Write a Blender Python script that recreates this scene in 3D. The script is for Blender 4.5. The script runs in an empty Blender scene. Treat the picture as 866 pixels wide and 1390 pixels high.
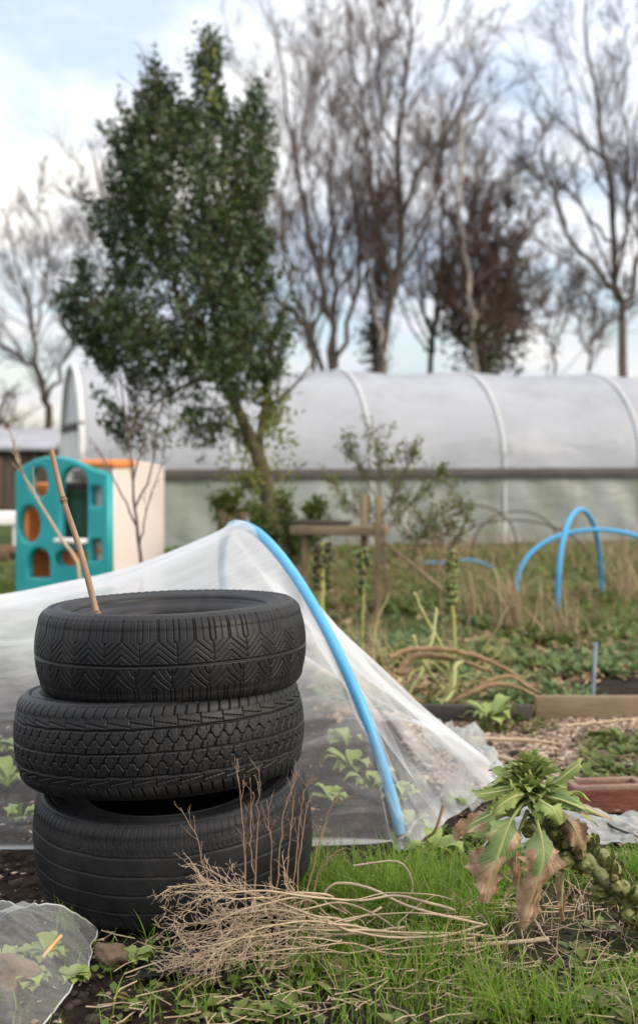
import bpy, math, random
import numpy as np
from math import pi, sin, cos, radians as R
from mathutils import Matrix
WORLD = {}
C = bpy.context.scene.collection
rng = np.random.default_rng(7)
random.seed(7)
F = 1805.0; HZ = 612.0; CH = 1.05          # focal length in photo pixels, horizon row, camera height

def P(px, py, Y):                          # a point seen at photo pixel (px,py) at distance Y
    return np.array([(px - 433) / F * Y, Y, CH - (py - HZ) / F * Y])
def G(px, py, z=0.0):                      # the point at height z seen at that pixel
    Y = (CH - z) * F / (py - HZ)
    return np.array([(px - 433) / F * Y, Y, z])

# ------------------------------------------------------------------ mesh builder
class MB:
    def __init__(s): s.v = []; s.f = []; s.n = 0; s.uv = []; s.at = []; s.hasuv = False; s.hasat = False
    def add(s, V, Fc, mi=0, uv=None, at=None):
        V = np.asarray(V, float).reshape(-1, 3)
        Fc = np.asarray(Fc, int)
        s.v.append(V); s.f.append((Fc + s.n, mi)); s.n += len(V)
        if uv is not None: s.hasuv = True
        if at is not None: s.hasat = True
        s.uv.append(np.zeros((len(V), 2)) if uv is None else np.asarray(uv, float).reshape(-1, 2))
        s.at.append(np.zeros(len(V)) if at is None else np.asarray(at, float).reshape(-1))
    def build(s, name, mats, parent=None, smooth=True):
        V = np.concatenate(s.v); me = bpy.data.meshes.new(name)
        org = np.array([(V[:, 0].min() + V[:, 0].max()) / 2, (V[:, 1].min() + V[:, 1].max()) / 2, V[:, 2].min()]); V = V - org
        me.vertices.add(len(V)); me.vertices.foreach_set('co', V.astype(np.float32).ravel())
        loops = np.concatenate([f.ravel() for f, _ in s.f]); cnt = np.concatenate([np.full(len(f), f.shape[1]) for f, _ in s.f])
        mi = np.concatenate([np.full(len(f), m) for f, m in s.f])
        me.loops.add(len(loops)); me.loops.foreach_set('vertex_index', loops.astype(np.int32))
        st = np.concatenate([[0], np.cumsum(cnt)[:-1]])
        me.polygons.add(len(cnt)); me.polygons.foreach_set('loop_start', st.astype(np.int32))
        me.polygons.foreach_set('loop_total', cnt.astype(np.int32))
        me.polygons.foreach_set('material_index', mi.astype(np.int32))
        me.polygons.foreach_set('use_smooth', np.full(len(cnt), smooth))
        if s.hasuv:
            u = me.uv_layers.new(name='UVMap'); U = np.concatenate(s.uv)[loops]
            u.data.foreach_set('uv', U.astype(np.float32).ravel())
        if s.hasat:
            a = me.attributes.new('val', 'FLOAT', 'POINT'); a.data.foreach_set('value', np.concatenate(s.at).astype(np.float32))
        me.update(); me.validate()
        if not isinstance(mats, (list, tuple)): mats = [mats]
        for m in mats: me.materials.append(m)
        o = bpy.data.objects.new(name, me); C.objects.link(o)
        o.location = org.tolist(); WORLD[o.name] = org
        if parent is not None:
            o.parent = parent
            o.matrix_parent_inverse = Matrix.Translation((-WORLD[parent.name]).tolist())
        return o
def tag(o, label, cat, group=None, kind=None):
    o['label'] = label; o['category'] = cat
    if group: o['group'] = group
    if kind: o['kind'] = kind
    return o
def thing(name, label, cat, loc, group=None):
    """Empty at the base; parts are built in world coordinates and offset to it"""
    o = bpy.data.objects.new(name, None); C.objects.link(o)
    o.location = tuple(float(a) for a in loc); WORLD[o.name] = np.array(loc, float); o.empty_display_size = .1
    tag(o, label, cat, group)
    return o
def struct(o):
    o['kind'] = 'structure'; return o

# ------------------------------------------------------------------ shapes
def tubes(mb, Pt, Rd, k=3, mi=0, val=None, cap=False):
    """batch of tubes: Pt (B,N,3), Rd (B,N)"""
    Pt = np.asarray(Pt, float); Rd = np.asarray(Rd, float)
    B, N, _ = Pt.shape
    T = np.gradient(Pt, axis=1); T /= np.linalg.norm(T, axis=2, keepdims=True) + 1e-12
    md = Pt[:, -1] - Pt[:, 0]; md /= np.linalg.norm(md, axis=1, keepdims=True) + 1e-12
    ref = np.where(np.abs(md[:, 2:3]) > .75, np.array([[1., .13, 0]]), np.array([[0, .1, 1.]]))
    ref = np.repeat(ref[:, None], N, 1)
    U = np.cross(T, ref); U /= np.linalg.norm(U, axis=2, keepdims=True) + 1e-12
    W = np.cross(T, U)
    a = np.arange(k) * 2 * pi / k
    V = Pt[:, :, None] + Rd[:, :, None, None] * (U[:, :, None] * np.cos(a)[None, None, :, None] + W[:, :, None] * np.sin(a)[None, None, :, None])
    idx = np.arange(B * N * k).reshape(B, N, k)
    i0 = idx[:, :-1]; i1 = idx[:, 1:]
    f = np.stack([i0, np.roll(i0, -1, 2), np.roll(i1, -1, 2), i1], -1).reshape(-1, 4)
    at = None if val is None else np.repeat(np.asarray(val).reshape(B, -1, 1) * np.ones((B, N, 1)), k, 2)
    mb.add(V.reshape(-1, 3), f, mi, at=at)
    if cap:
        for b in range(B):
            mb.add(V[b, 0], [list(range(k))], mi); mb.add(V[b, -1], [list(range(k))[::-1]], mi)
def spline(pts, n):
    pts = np.asarray(pts, float)
    if len(pts) < 3:
        t = np.linspace(0, 1, n)[:, None]; return pts[0] * (1 - t) + pts[-1] * t
    q = np.concatenate([[2 * pts[0] - pts[1]], pts, [2 * pts[-1] - pts[-2]]])
    m = len(pts) - 1; out = []
    for t in np.linspace(0, m - 1e-9, n):
        i = int(t); f = t - i; a, b, c, d = q[i], q[i + 1], q[i + 2], q[i + 3]
        out.append(.5 * (2 * b + (c - a) * f + (2 * a - 5 * b + 4 * c - d) * f * f + (3 * b - a - 3 * c + d) * f ** 3))
    return np.array(out)
def tube(mb, pts, r, n=16, k=8, mi=0, cap=True, wob=0):
    Q = spline(pts, n)
    if wob: Q = Q + rng.normal(size=Q.shape) * wob
    r = np.asarray(r, float); rr = np.interp(np.linspace(0, 1, n), np.linspace(0, 1, r.size), r.ravel()) if r.size > 1 else np.full(n, float(r))
    tubes(mb, Q[None], rr[None], k, mi, cap=cap)
    return Q
def box(mb, c, s, rz=0, mi=0, bev=.0, M=None):
    """box with a chamfer, centre c, full size s"""
    b = bev; h = np.array(s) / 2; V = []
    if b <= 0:
        V = np.array([[x, y, z] for x in (-1, 1) for y in (-1, 1) for z in (-1, 1)]) * h
        Fc = [[0, 1, 3, 2], [4, 6, 7, 5], [0, 4, 5, 1], [2, 3, 7, 6], [0, 2, 6, 4], [1, 5, 7, 3]]
        quads = [Fc]
        tr = []
    else:
        import bmesh
        bm = bmesh.new(); bmesh.ops.create_cube(bm, size=1)
        for v in bm.verts: v.co = (v.co.x * s[0], v.co.y * s[1], v.co.z * s[2])
        bmesh.ops.bevel(bm, geom=bm.edges[:], offset=b, segments=2, affect='EDGES', profile=.6)
        bm.verts.index_update(); V = np.array([v.co[:] for v in bm.verts])
        fs = {}
        for f in bm.faces: fs.setdefault(len(f.verts), []).append([v.index for v in f.verts])
        bm.free(); quads = list(fs.values())
    if M is None:
        c_, s_ = cos(rz), sin(rz); M = np.array([[c_, -s_, 0], [s_, c_, 0], [0, 0, 1]])
    V = V @ np.asarray(M).T + np.array(c)
    base = mb.n; first = True
    for q in quads:
        q = np.array(q)
        if first: mb.add(V, q, mi); first = False
        else: mb.f.append((q + base, mi))
def unit(v): return v / (np.linalg.norm(v, axis=-1, keepdims=True) + 1e-12)
def rdir(n):
    return unit(rng.normal(size=(n, 3)))
def leaves(mb, Cn, D, L, W, mi=0, fold=.18, nrm=None):
    """batch of small folded leaves"""
    n = len(Cn); D = unit(D)
    if nrm is None: nrm = rdir(n)
    S = unit(np.cross(D, nrm)); Nn = np.cross(S, D)
    L = np.broadcast_to(L, n)[:, None]; W = np.broadcast_to(W, n)[:, None]
    b = Cn; t = Cn + D * L - Nn * L * .12; m = Cn + D * L * .5 + Nn * 0
    l1 = Cn + D * L * .45 + S * W * .5 + Nn * W * fold; r1 = Cn + D * L * .45 - S * W * .5 + Nn * W * fold
    V = np.stack([b, l1, t, r1, m], 1)
    i = (np.arange(n) * 5)[:, None]
    Fc = np.concatenate([i + [0, 4, 1], i + [1, 4, 2], i + [2, 4, 3], i + [3, 4, 0]])
    mb.add(V.reshape(-1, 3), Fc, mi)
def blades(mb, B, D, H, W, bend, mi=0, seg=4):
    """grass blades: root B, lean direction D (horizontal), height, width"""
    n = len(B); H = np.broadcast_to(H, n); W = np.broadcast_to(W, n); bend = np.broadcast_to(bend, n)
    t = np.linspace(0, 1, seg + 1)
    S = unit(np.cross(D, np.array([0, 0, 1.])) + rng.normal(size=(n, 3)) * .3)
    c = B[:, None] + D[:, None] * (H * bend)[:, None, None] * (t ** 1.8)[None, :, None]
    c[:, :, 2] += H[:, None] * (t * (1 - .35 * np.minimum(bend, 1.5)[:, None] * t ** 2))
    w = W[:, None] * (1 - t ** 1.5) * .5 + 1e-4
    V = np.stack([c - S[:, None] * w[..., None], c + S[:, None] * w[..., None]], 2)
    idx = np.arange(n * (seg + 1) * 2).reshape(n, seg + 1, 2)
    f = np.stack([idx[:, :-1, 0], idx[:, :-1, 1], idx[:, 1:, 1], idx[:, 1:, 0]], -1).reshape(-1, 4)
    mb.add(V.reshape(-1, 3), f, mi)
def grow(Pt, Rd, n, t0, t1, ang, lr, rr, up, jit, N=5, minr=.002, tip=.3, apex=.55):
    """children of a batch of branches"""
    B, M, _ = Pt.shape
    idx = np.repeat(np.arange(B), n); t = rng.uniform(t0, t1, len(idx)) * (M - 1)
    i = np.minimum(t.astype(int), M - 2); f = (t - i)[:, None]
    p = Pt[idx, i] * (1 - f) + Pt[idx, i + 1] * f
    rad = Rd[idx, i] * (1 - f[:, 0]) + Rd[idx, i + 1] * f[:, 0]
    T = unit(Pt[idx, i + 1] - Pt[idx, i]); perp = unit(np.cross(T, rdir(len(idx))))
    a = ang * rng.uniform(.6, 1.35, len(idx))[:, None]
    d = unit(T * np.cos(a) + perp * np.sin(a))
    PL = np.linalg.norm(np.diff(Pt, axis=1), axis=2).sum(1)[idx]
    ln = PL * lr * rng.uniform(.55, 1.35, len(idx)) * (1 - apex * t / (M - 1))
    out = [p]; c = p
    for s in range(N - 1):
        d = unit(d + rng.normal(size=d.shape) * jit + np.array([0, 0, up]))
        c = c + d * (ln / (N - 1))[:, None]; out.append(c)
    Q = np.stack(out, 1); r0 = np.maximum(rad * rr * rng.uniform(.7, 1.1, len(idx)), minr)
    Rr = r0[:, None] * np.linspace(1, tip, N)[None]
    return Q, np.maximum(Rr, minr * .6)
def broadleaf(mb, pts, wid, side, cup=.15, wave=.1, n=14, m=7, freq=3., mi=0, dead0=.6, seed=0, ragged=.12):
    """a large leaf round a midrib; attribute val = how dead the tissue is"""
    r = np.random.default_rng(seed)
    Q = spline(pts, n); T = unit(np.gradient(Q, axis=0)); side = np.asarray(side, float)
    S = unit(side - (T @ side)[:, None] * T); Nn = np.cross(S, T)
    t = np.linspace(0, 1, n); w = np.interp(t, np.linspace(0, 1, len(wid)), wid)
    s = np.linspace(-1, 1, m); ph = r.uniform(0, 6, 4)
    rg = 1 + ragged * (np.sin(t * 31 + ph[0]) * np.sin(t * 17 + ph[1]) + .4 * r.normal(size=n))
    V = np.zeros((n, m, 3)); A = np.zeros((n, m))
    for j in range(m):
        sj = s[j]
        A[:, j] = t + .38 * abs(sj) + .16 * np.sin(t * 9 + sj * 5 + ph[0]) - dead0
        dd_ = 1 + 1.6 * np.clip(A[:, j], 0, .6)
        off = cup * w * sj * sj * dd_ ** 1.5 + dd_ * wave * w * np.sin(freq * pi * t + ph[2] + sj * 2.1) * abs(sj) ** 1.5 * np.sign(sj + .01) + wave * .55 * w * abs(sj) * fbm(t * 5 + sj * 1.5, sj * 2.4 - t * 2, seed % 40 + 300, 4)
        V[:, j] = Q + S * (w * sj * (rg if abs(sj) > .9 else 1) / dd_ ** .45)[:, None] + Nn * off[:, None]
    idx = np.arange(n * m).reshape(n, m)
    f = np.stack([idx[:-1, :-1], idx[:-1, 1:], idx[1:, 1:], idx[1:, :-1]], -1).reshape(-1, 4)
    U, Wv = np.meshgrid(s, t)
    mb.add(V.reshape(-1, 3), f, mi, uv=np.stack([U, Wv], -1), at=A)
def fbm(x, y, seed=0, octs=5, f0=1.0, gain=.5):
    r = np.random.default_rng(seed); out = 0; a = 1; f = f0
    for o in range(octs):
        for k in range(3):
            th = r.uniform(0, 2 * pi); ph = r.uniform(0, 6.28)
            ph2 = r.uniform(0, 6.28); th2 = th + pi / 2 + r.uniform(-.4, .4)
            out = out + a * np.sin((x * cos(th) + y * sin(th)) * f + ph) * np.sin((x * cos(th2) + y * sin(th2)) * f * .8 + ph2) / 1.5
        a *= gain; f *= 2.07
    return out

# ------------------------------------------------------------------ materials
def newmat(name):
    m = bpy.data.materials.new(name); m.use_nodes = True; nt = m.node_tree; nt.nodes.clear(); return m, nt
def node(nt, t, **k):
    n = nt.nodes.new(t)
    for a, b in k.items():
        if a.startswith('_'): setattr(n, a[1:], b)
        else: n.inputs[a.replace('__', ' ')].default_value = b
    return n
def c4(c): return (c[0], c[1], c[2], 1)
def noise_ramp(nt, cols, scale, pos=None, detail=6, vec='Object', stretch=(1, 1, 1), rough=.6, dist=0):
    tc = nt.nodes.new('ShaderNodeTexCoord'); mp = nt.nodes.new('ShaderNodeMapping'); mp.inputs['Scale'].default_value = stretch
    nt.links.new(tc.outputs[vec], mp.inputs['Vector'])
    nz = node(nt, 'ShaderNodeTexNoise', Scale=scale, Detail=detail, Roughness=rough, Distortion=dist); nt.links.new(mp.outputs[0], nz.inputs['Vector'])
    rp = nt.nodes.new('ShaderNodeValToRGB'); el = rp.color_ramp.elements
    pos = pos or list(np.linspace(.3, .7, len(cols)))
    while len(el) < len(cols): el.new(.5)
    for e, p, c in zip(el, pos, cols): e.position = p; e.color = c4(c)
    nt.links.new(nz.outputs['Fac'], rp.inputs['Fac'])
    return rp, nz, mp
def mat(name, cols, scale=8, rough=.8, bump=0, bscale=40, spec=.3, transl=0, island=0, stretch=(1, 1, 1), pos=None, vec='Object', metallic=0, coat=0, detail=6, bdist=.01, island_cols=None):
    m, nt = newmat(name); out = nt.nodes.new('ShaderNodeOutputMaterial')
    b = node(nt, 'ShaderNodeBsdfPrincipled', Roughness=rough, Metallic=metallic)
    b.inputs['Specular IOR Level'].default_value = spec; b.inputs['Coat Weight'].default_value = coat
    if len(cols) == 1: cols = [cols[0], cols[0]]
    rp, nz, mp = noise_ramp(nt, cols, scale, pos, detail, vec, stretch)
    col = rp.outputs[0]
    if island_cols:
        ge = nt.nodes.new('ShaderNodeNewGeometry'); r2 = nt.nodes.new('ShaderNodeValToRGB'); el = r2.color_ramp.elements
        while len(el) < len(island_cols): el.new(.5)
        for i, (e, c) in enumerate(zip(el, island_cols)): e.position = i / (len(island_cols) - 1); e.color = c4(c)
        nt.links.new(ge.outputs['Random Per Island'], r2.inputs['Fac'])
        mx = node(nt, 'ShaderNodeMix', _data_type='RGBA'); mx.inputs[0].default_value = island or .7
        nt.links.new(col, mx.inputs[6]); nt.links.new(r2.outputs[0], mx.inputs[7]); col = mx.outputs[2]
    nt.links.new(col, b.inputs['Base Color'])
    if bump:
        n2 = node(nt, 'ShaderNodeTexNoise', Scale=bscale, Detail=5, Roughness=.65); nt.links.new(mp.outputs[0], n2.inputs['Vector'])
        bp = node(nt, 'ShaderNodeBump', Strength=bump, Distance=bdist); nt.links.new(n2.outputs['Fac'], bp.inputs['Height']); nt.links.new(bp.outputs[0], b.inputs['Normal'])
    sh = b.outputs[0]
    if transl:
        tr = nt.nodes.new('ShaderNodeBsdfTranslucent'); nt.links.new(col, tr.inputs['Color'])
        ms = node(nt, 'ShaderNodeMixShader'); ms.inputs[0].default_value = transl
        nt.links.new(sh, ms.inputs[1]); nt.links.new(tr.outputs[0], ms.inputs[2]); sh = ms.outputs[0]
    nt.links.new(sh, out.inputs[0]); return m

def math_(nt, op, a, b=None, clamp=False):
    n = nt.nodes.new('ShaderNodeMath'); n.operation = op; n.use_clamp = clamp
    for i, v in enumerate((a, b)):
        if v is None: continue
        if isinstance(v, (int, float)): n.inputs[i].default_value = v
        else: nt.links.new(v, n.inputs[i])
    return n.outputs[0]
def net_mat(name, base=.3, col=(.8, .82, .83), streak=.3, graz=1.0, power=1.0):
    m, nt = newmat(name); out = nt.nodes.new('ShaderNodeOutputMaterial')
    tc = nt.nodes.new('ShaderNodeTexCoord')
    mp = nt.nodes.new('ShaderNodeMapping'); mp.inputs['Scale'].default_value = (2.2, 26, 1); nt.links.new(tc.outputs['UV'], mp.inputs[0])
    n1 = node(nt, 'ShaderNodeTexNoise', Scale=1.0, Detail=8, Roughness=.62, Distortion=.6); nt.links.new(mp.outputs[0], n1.inputs['Vector'])
    n2 = node(nt, 'ShaderNodeTexNoise', Scale=5.0, Detail=4); nt.links.new(tc.outputs['Object'], n2.inputs['Vector'])
    # cloth cover seen at a slant: more threads overlap
    lw = node(nt, 'ShaderNodeLayerWeight', Blend=.5)
    fac = math_(nt, 'POWER', lw.outputs['Facing'], 2.0)
    al = math_(nt, 'ADD', math_(nt, 'MULTIPLY', fac, graz), base)
    st = math_(nt, 'MULTIPLY', math_(nt, 'SUBTRACT', n1.outputs['Fac'], .5), streak * 3)
    st2 = math_(nt, 'MULTIPLY', math_(nt, 'SUBTRACT', n2.outputs['Fac'], .5), streak * .8)
    at = nt.nodes.new('ShaderNodeAttribute'); at.attribute_name = 'val'
    al = math_(nt, 'ADD', math_(nt, 'ADD', al, math_(nt, 'ADD', st, st2)), at.outputs['Fac'])
    al = math_(nt, 'MINIMUM', math_(nt, 'MAXIMUM', al, .1), .97)
    d = node(nt, 'ShaderNodeBsdfDiffuse', Color=c4(col)); t = node(nt, 'ShaderNodeBsdfTranslucent', Color=c4(col))
    bp = node(nt, 'ShaderNodeBump', Strength=.9, Distance=.012); nt.links.new(n1.outputs['Fac'], bp.inputs['Height'])
    nt.links.new(bp.outputs[0], d.inputs['Normal'])
    m1 = node(nt, 'ShaderNodeMixShader'); m1.inputs[0].default_value = .4; nt.links.new(d.outputs[0], m1.inputs[1]); nt.links.new(t.outputs[0], m1.inputs[2])
    tr = nt.nodes.new('ShaderNodeBsdfTransparent')
    m2 = node(nt, 'ShaderNodeMixShader'); nt.links.new(al, m2.inputs[0]); nt.links.new(tr.outputs[0], m2.inputs[1]); nt.links.new(m1.outputs[0], m2.inputs[2])
    nt.links.new(m2.outputs[0], out.inputs[0]); return m

RUB = {}
def rubber(name, c, dust, dustc=(.075, .062, .048), rough=.62):
    m, nt = newmat(name); out = nt.nodes.new('ShaderNodeOutputMaterial')
    b = node(nt, 'ShaderNodeBsdfPrincipled', Roughness=rough); b.inputs['Specular IOR Level'].default_value = .30
    rp, nz, mp = noise_ramp(nt, [c, tuple(x * 1.8 for x in c), dustc], 7, [.32, .52, .52 + .38 * (1 - dust)], 10, rough=.78)
    nt.links.new(rp.outputs[0], b.inputs['Base Color'])
    n2 = node(nt, 'ShaderNodeTexNoise', Scale=220, Detail=3); nt.links.new(mp.outputs[0], n2.inputs['Vector'])
    bp = node(nt, 'ShaderNodeBump', Strength=.25, Distance=.002); nt.links.new(n2.outputs['Fac'], bp.inputs['Height']); nt.links.new(bp.outputs[0], b.inputs['Normal'])
    r2 = node(nt, 'ShaderNodeMapRange'); r2.inputs[3].default_value = rough - .12; r2.inputs[4].default_value = rough + .2
    nt.links.new(nz.outputs['Fac'], r2.inputs[0]); nt.links.new(r2.outputs[0], b.inputs['Roughness'])
    nt.links.new(b.outputs[0], out.inputs[0]); return m

M = {}
M['bark'] = mat('bark', [(.05, .038, .032), (.10, .08, .066)], 3, .9, .5, 12)
M['twig_far'] = mat('twig_far', [(.065, .042, .036), (.12, .078, .064)], .6, .9)
M['twig_far2'] = mat('twig_far2', [(.06, .048, .05), (.10, .08, .08)], .6, .9)
M['birch'] = mat('birch_bark', [(.30, .26, .22), (.42, .36, .31), (.12, .1, .09)], 2.2, .8, pos=[.3, .5, .75])
M['ivy'] = mat('ivy_leaf', [(.04, .045, .018), (.06, .06, .025)], 3, .5, island_cols=[(.03, .035, .015), (.09, .08, .035)])
M['hollytrunk'] = mat('smooth_bark', [(.055, .047, .03), (.12, .092, .06), (.07, .078, .036)], 6, .85, .5, 25)
M['holly'] = mat('evergreen_leaf', [(.022, .045, .016), (.035, .065, .02)], 2, .34, spec=.5, transl=.12, island_cols=[(.022, .050, .014), (.045, .08, .020), (.09, .125, .03)])
M['hollynew'] = mat('young_leaf', [(.12, .16, .03), (.18, .2, .04)], 3, .45, transl=.3, island_cols=[(.09, .13, .025), (.24, .24, .05)])
M['soil'] = None
M['bamboo'] = mat('bamboo', [(.20, .13, .08), (.33, .23, .15), (.15, .09, .06)], 14, .55, .25, 60, stretch=(1, 1, .25), pos=[.3, .5, .72])
M['node'] = mat('bamboo_node', [(.13, .08, .05), (.25, .17, .1)], 60, .7, .5, 90)
M['hoop'] = mat('blue_pipe', [(.075, .33, .58), (.095, .38, .62)], 6, .42, .12, 80, spec=.4)
M['hoopfar'] = mat('blue_pipe_far', [(.045, .27, .52), (.06, .32, .56)], 6, .45)
M['net'] = net_mat('insect_mesh', .11, (.86, .87, .88), .30, .22)
M['netloose'] = net_mat('loose_mesh', .55, (.6, .62, .6), .25, .4)
M['fleece'] = net_mat('clear_mesh', .15, (.7, .72, .70), .12, .3)
M['hem'] = mat('mesh_hem', [(.5, .5, .48), (.66, .66, .64)], 30, .7, transl=.3)
M['drystem'] = mat('dry_stem', [(.28, .20, .12), (.46, .36, .24), (.20, .13, .08)], 25, .75, .4, 90, pos=[.3, .52, .72], island_cols=[(.22, .155, .095), (.48, .38, .26), (.36, .26, .16)], island=.6)
M['drytwig'] = mat('dry_twig', [(.34, .25, .17), (.50, .39, .28)], 25, .8, island_cols=[(.24, .16, .10), (.60, .48, .35)], island=.6)
M['brownstem'] = mat('brown_weed_stem', [(.16, .10, .065), (.27, .18, .11)], 25, .8, island_cols=[(.14, .085, .055), (.34, .23, .15)])
M['grass'] = mat('grass_blade', [(.09, .17, .018), (.13, .23, .025)], 6, .5, transl=.4, island_cols=[(.09, .18, .017), (.17, .30, .028), (.28, .36, .05)])
M['grassdull'] = mat('grass_dull', [(.08, .13, .02), (.13, .16, .035)], 3, .6, transl=.35, island_cols=[(.06, .11, .018), (.12, .18, .03), (.24, .21, .09)])
M['straw'] = mat('straw', [(.28, .21, .12), (.42, .33, .2)], 6, .8, transl=.2, island_cols=[(.20, .13, .075), (.46, .36, .22), (.30, .21, .13)])
M['weed'] = mat('weed_leaf', [(.08, .13, .02), (.13, .17, .035)], 5, .5, transl=.3, island_cols=[(.05, .09, .018), (.10, .155, .03), (.20, .22, .06), (.19, .13, .07)])
M['weedpale'] = mat('weed_leaf_pale', [(.09, .15, .05), (.15, .21, .08)], 5, .55, transl=.3, island_cols=[(.07, .13, .04), (.2, .25, .11)])
M['deadleaf'] = mat('dead_leaf', [(.22, .13, .07), (.34, .23, .13)], 9, .8, transl=.15, island_cols=[(.11, .06, .04), (.36, .24, .14), (.52, .44, .26), (.2, .11, .06)])
M['chips'] = mat('wood_chip', [(.16, .09, .065), (.30, .19, .14)], 9, .85, island_cols=[(.05, .033, .024), (.19, .125, .085), (.33, .23, .16), (.60, .49, .38)], island=.85)
M['clod'] = mat('soil_clod', [(.016, .011, .009), (.045, .032, .024)], 20, .95, .8, 60, island_cols=[(.013, .009, .007), (.06, .042, .032)])
M['timber'] = mat('weathered_timber', [(.13, .09, .055), (.24, .18, .11), (.12, .10, .05)], 5, .85, .5, 30, stretch=(.3, 1, 1), pos=[.3, .55, .8])
M['timbergrey'] = mat('grey_timber', [(.06, .055, .052), (.13, .12, .115)], 4, .85, .4, 20, stretch=(.15, 1, 1))
M['timberdark'] = mat('dark_timber', [(.035, .028, .024), (.08, .065, .055)], 4, .85, .4, 20)
M['brick'] = mat('red_brick', [(.17, .10, .075), (.24, .16, .12), (.12, .06, .045)], 14, .85, .6, 70, pos=[.3, .55, .8])
M['brickface'] = mat('brick_clay', [(.085, .028, .018), (.15, .052, .034), (.16, .06, .04), (.45, .40, .37)], 12, .9, .6, 70, pos=[.3, .5, .635, .69], stretch=(.6, 1, 2))
M['teal'] = mat('teal_plastic', [(.018, .30, .32), (.028, .36, .37)], 3, .42, spec=.45)
M['orange'] = mat('orange_plastic', [(.72, .21, .055), (.80, .27, .075)], 3, .5)
M['beige'] = mat('beige_plastic', [(.64, .55, .50), (.72, .64, .59)], 2, .55)
M['greenbin'] = mat('green_plastic', [(.035, .11, .075), (.05, .15, .10)], 3, .5)
M['white'] = mat('white_paint', [(.70, .70, .68), (.8, .8, .78)], 3, .6)
M['hoopwhite'] = mat('hoop_tape', [(.55, .55, .54), (.62, .62, .61)], 3, .6)
M['pink'] = mat('pink_plastic', [(.75, .25, .35), (.8, .3, .4)], 3, .5)
M['roofgrey'] = mat('grey_roofing', [(.22, .22, .25), (.34, .34, .37)], 2, .8, .3, 20)
M['log'] = mat('log_bark', [(.08, .05, .03), (.16, .1, .06)], 6, .9, .6, 20)
M['stalkgreen'] = mat('green_stalk', [(.24, .27, .06), (.36, .36, .11), (.16, .13, .05)], 14, .6, .3, 60, pos=[.3, .5, .75])
M['stalkpale'] = mat('pale_stalk', [(.30, .33, .12), (.42, .42, .19)], 10, .6, .3, 60)
M['canebrown'] = mat('curved_stem', [(.13, .08, .04), (.26, .17, .09), (.08, .055, .03)], 9, .7, .5, 50, pos=[.3, .55, .8])
M['seedhead'] = mat('dark_seed_head', [(.035, .028, .02), (.09, .07, .04)], 30, .8, island_cols=[(.03, .022, .015), (.12, .12, .05)])
M['sproutgreen'] = mat('sprout', [(.08, .11, .03), (.15, .18, .05), (.13, .09, .04)], 60, .5, .5, 60, spec=.4, pos=[.3, .52, .8], island_cols=[(.06, .10, .025), (.15, .20, .045), (.24, .25, .09), (.19, .12, .055), (.09, .13, .03)], island=.6)
M['sproutstem'] = mat('sprout_stem', [(.13, .15, .06), (.26, .25, .13)], 30, .7, .6, 90)
M['bud'] = mat('flower_bud', [(.15, .2, .05), (.28, .26, .06)], 60, .6)
M['bluestake'] = mat('grey_blue_stake', [(.17, .21, .27), (.25, .3, .38)], 10, .6)
M['cable'] = mat('dark_cord', [(.012, .02, .018), (.02, .03, .028)], 10, .6)
M['blackplastic'] = mat('black_film', [(.008, .008, .01), (.02, .02, .024)], 8, .3, .5, 30, spec=.6)
M['stone'] = mat('brown_clod', [(.11, .07, .045), (.22, .15, .10)], 9, .9, .8, 50)
M['orangewood'] = mat('fresh_wood', [(.48, .26, .09), (.62, .38, .15)], 30, .7, stretch=(1, 1, .2))

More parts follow.
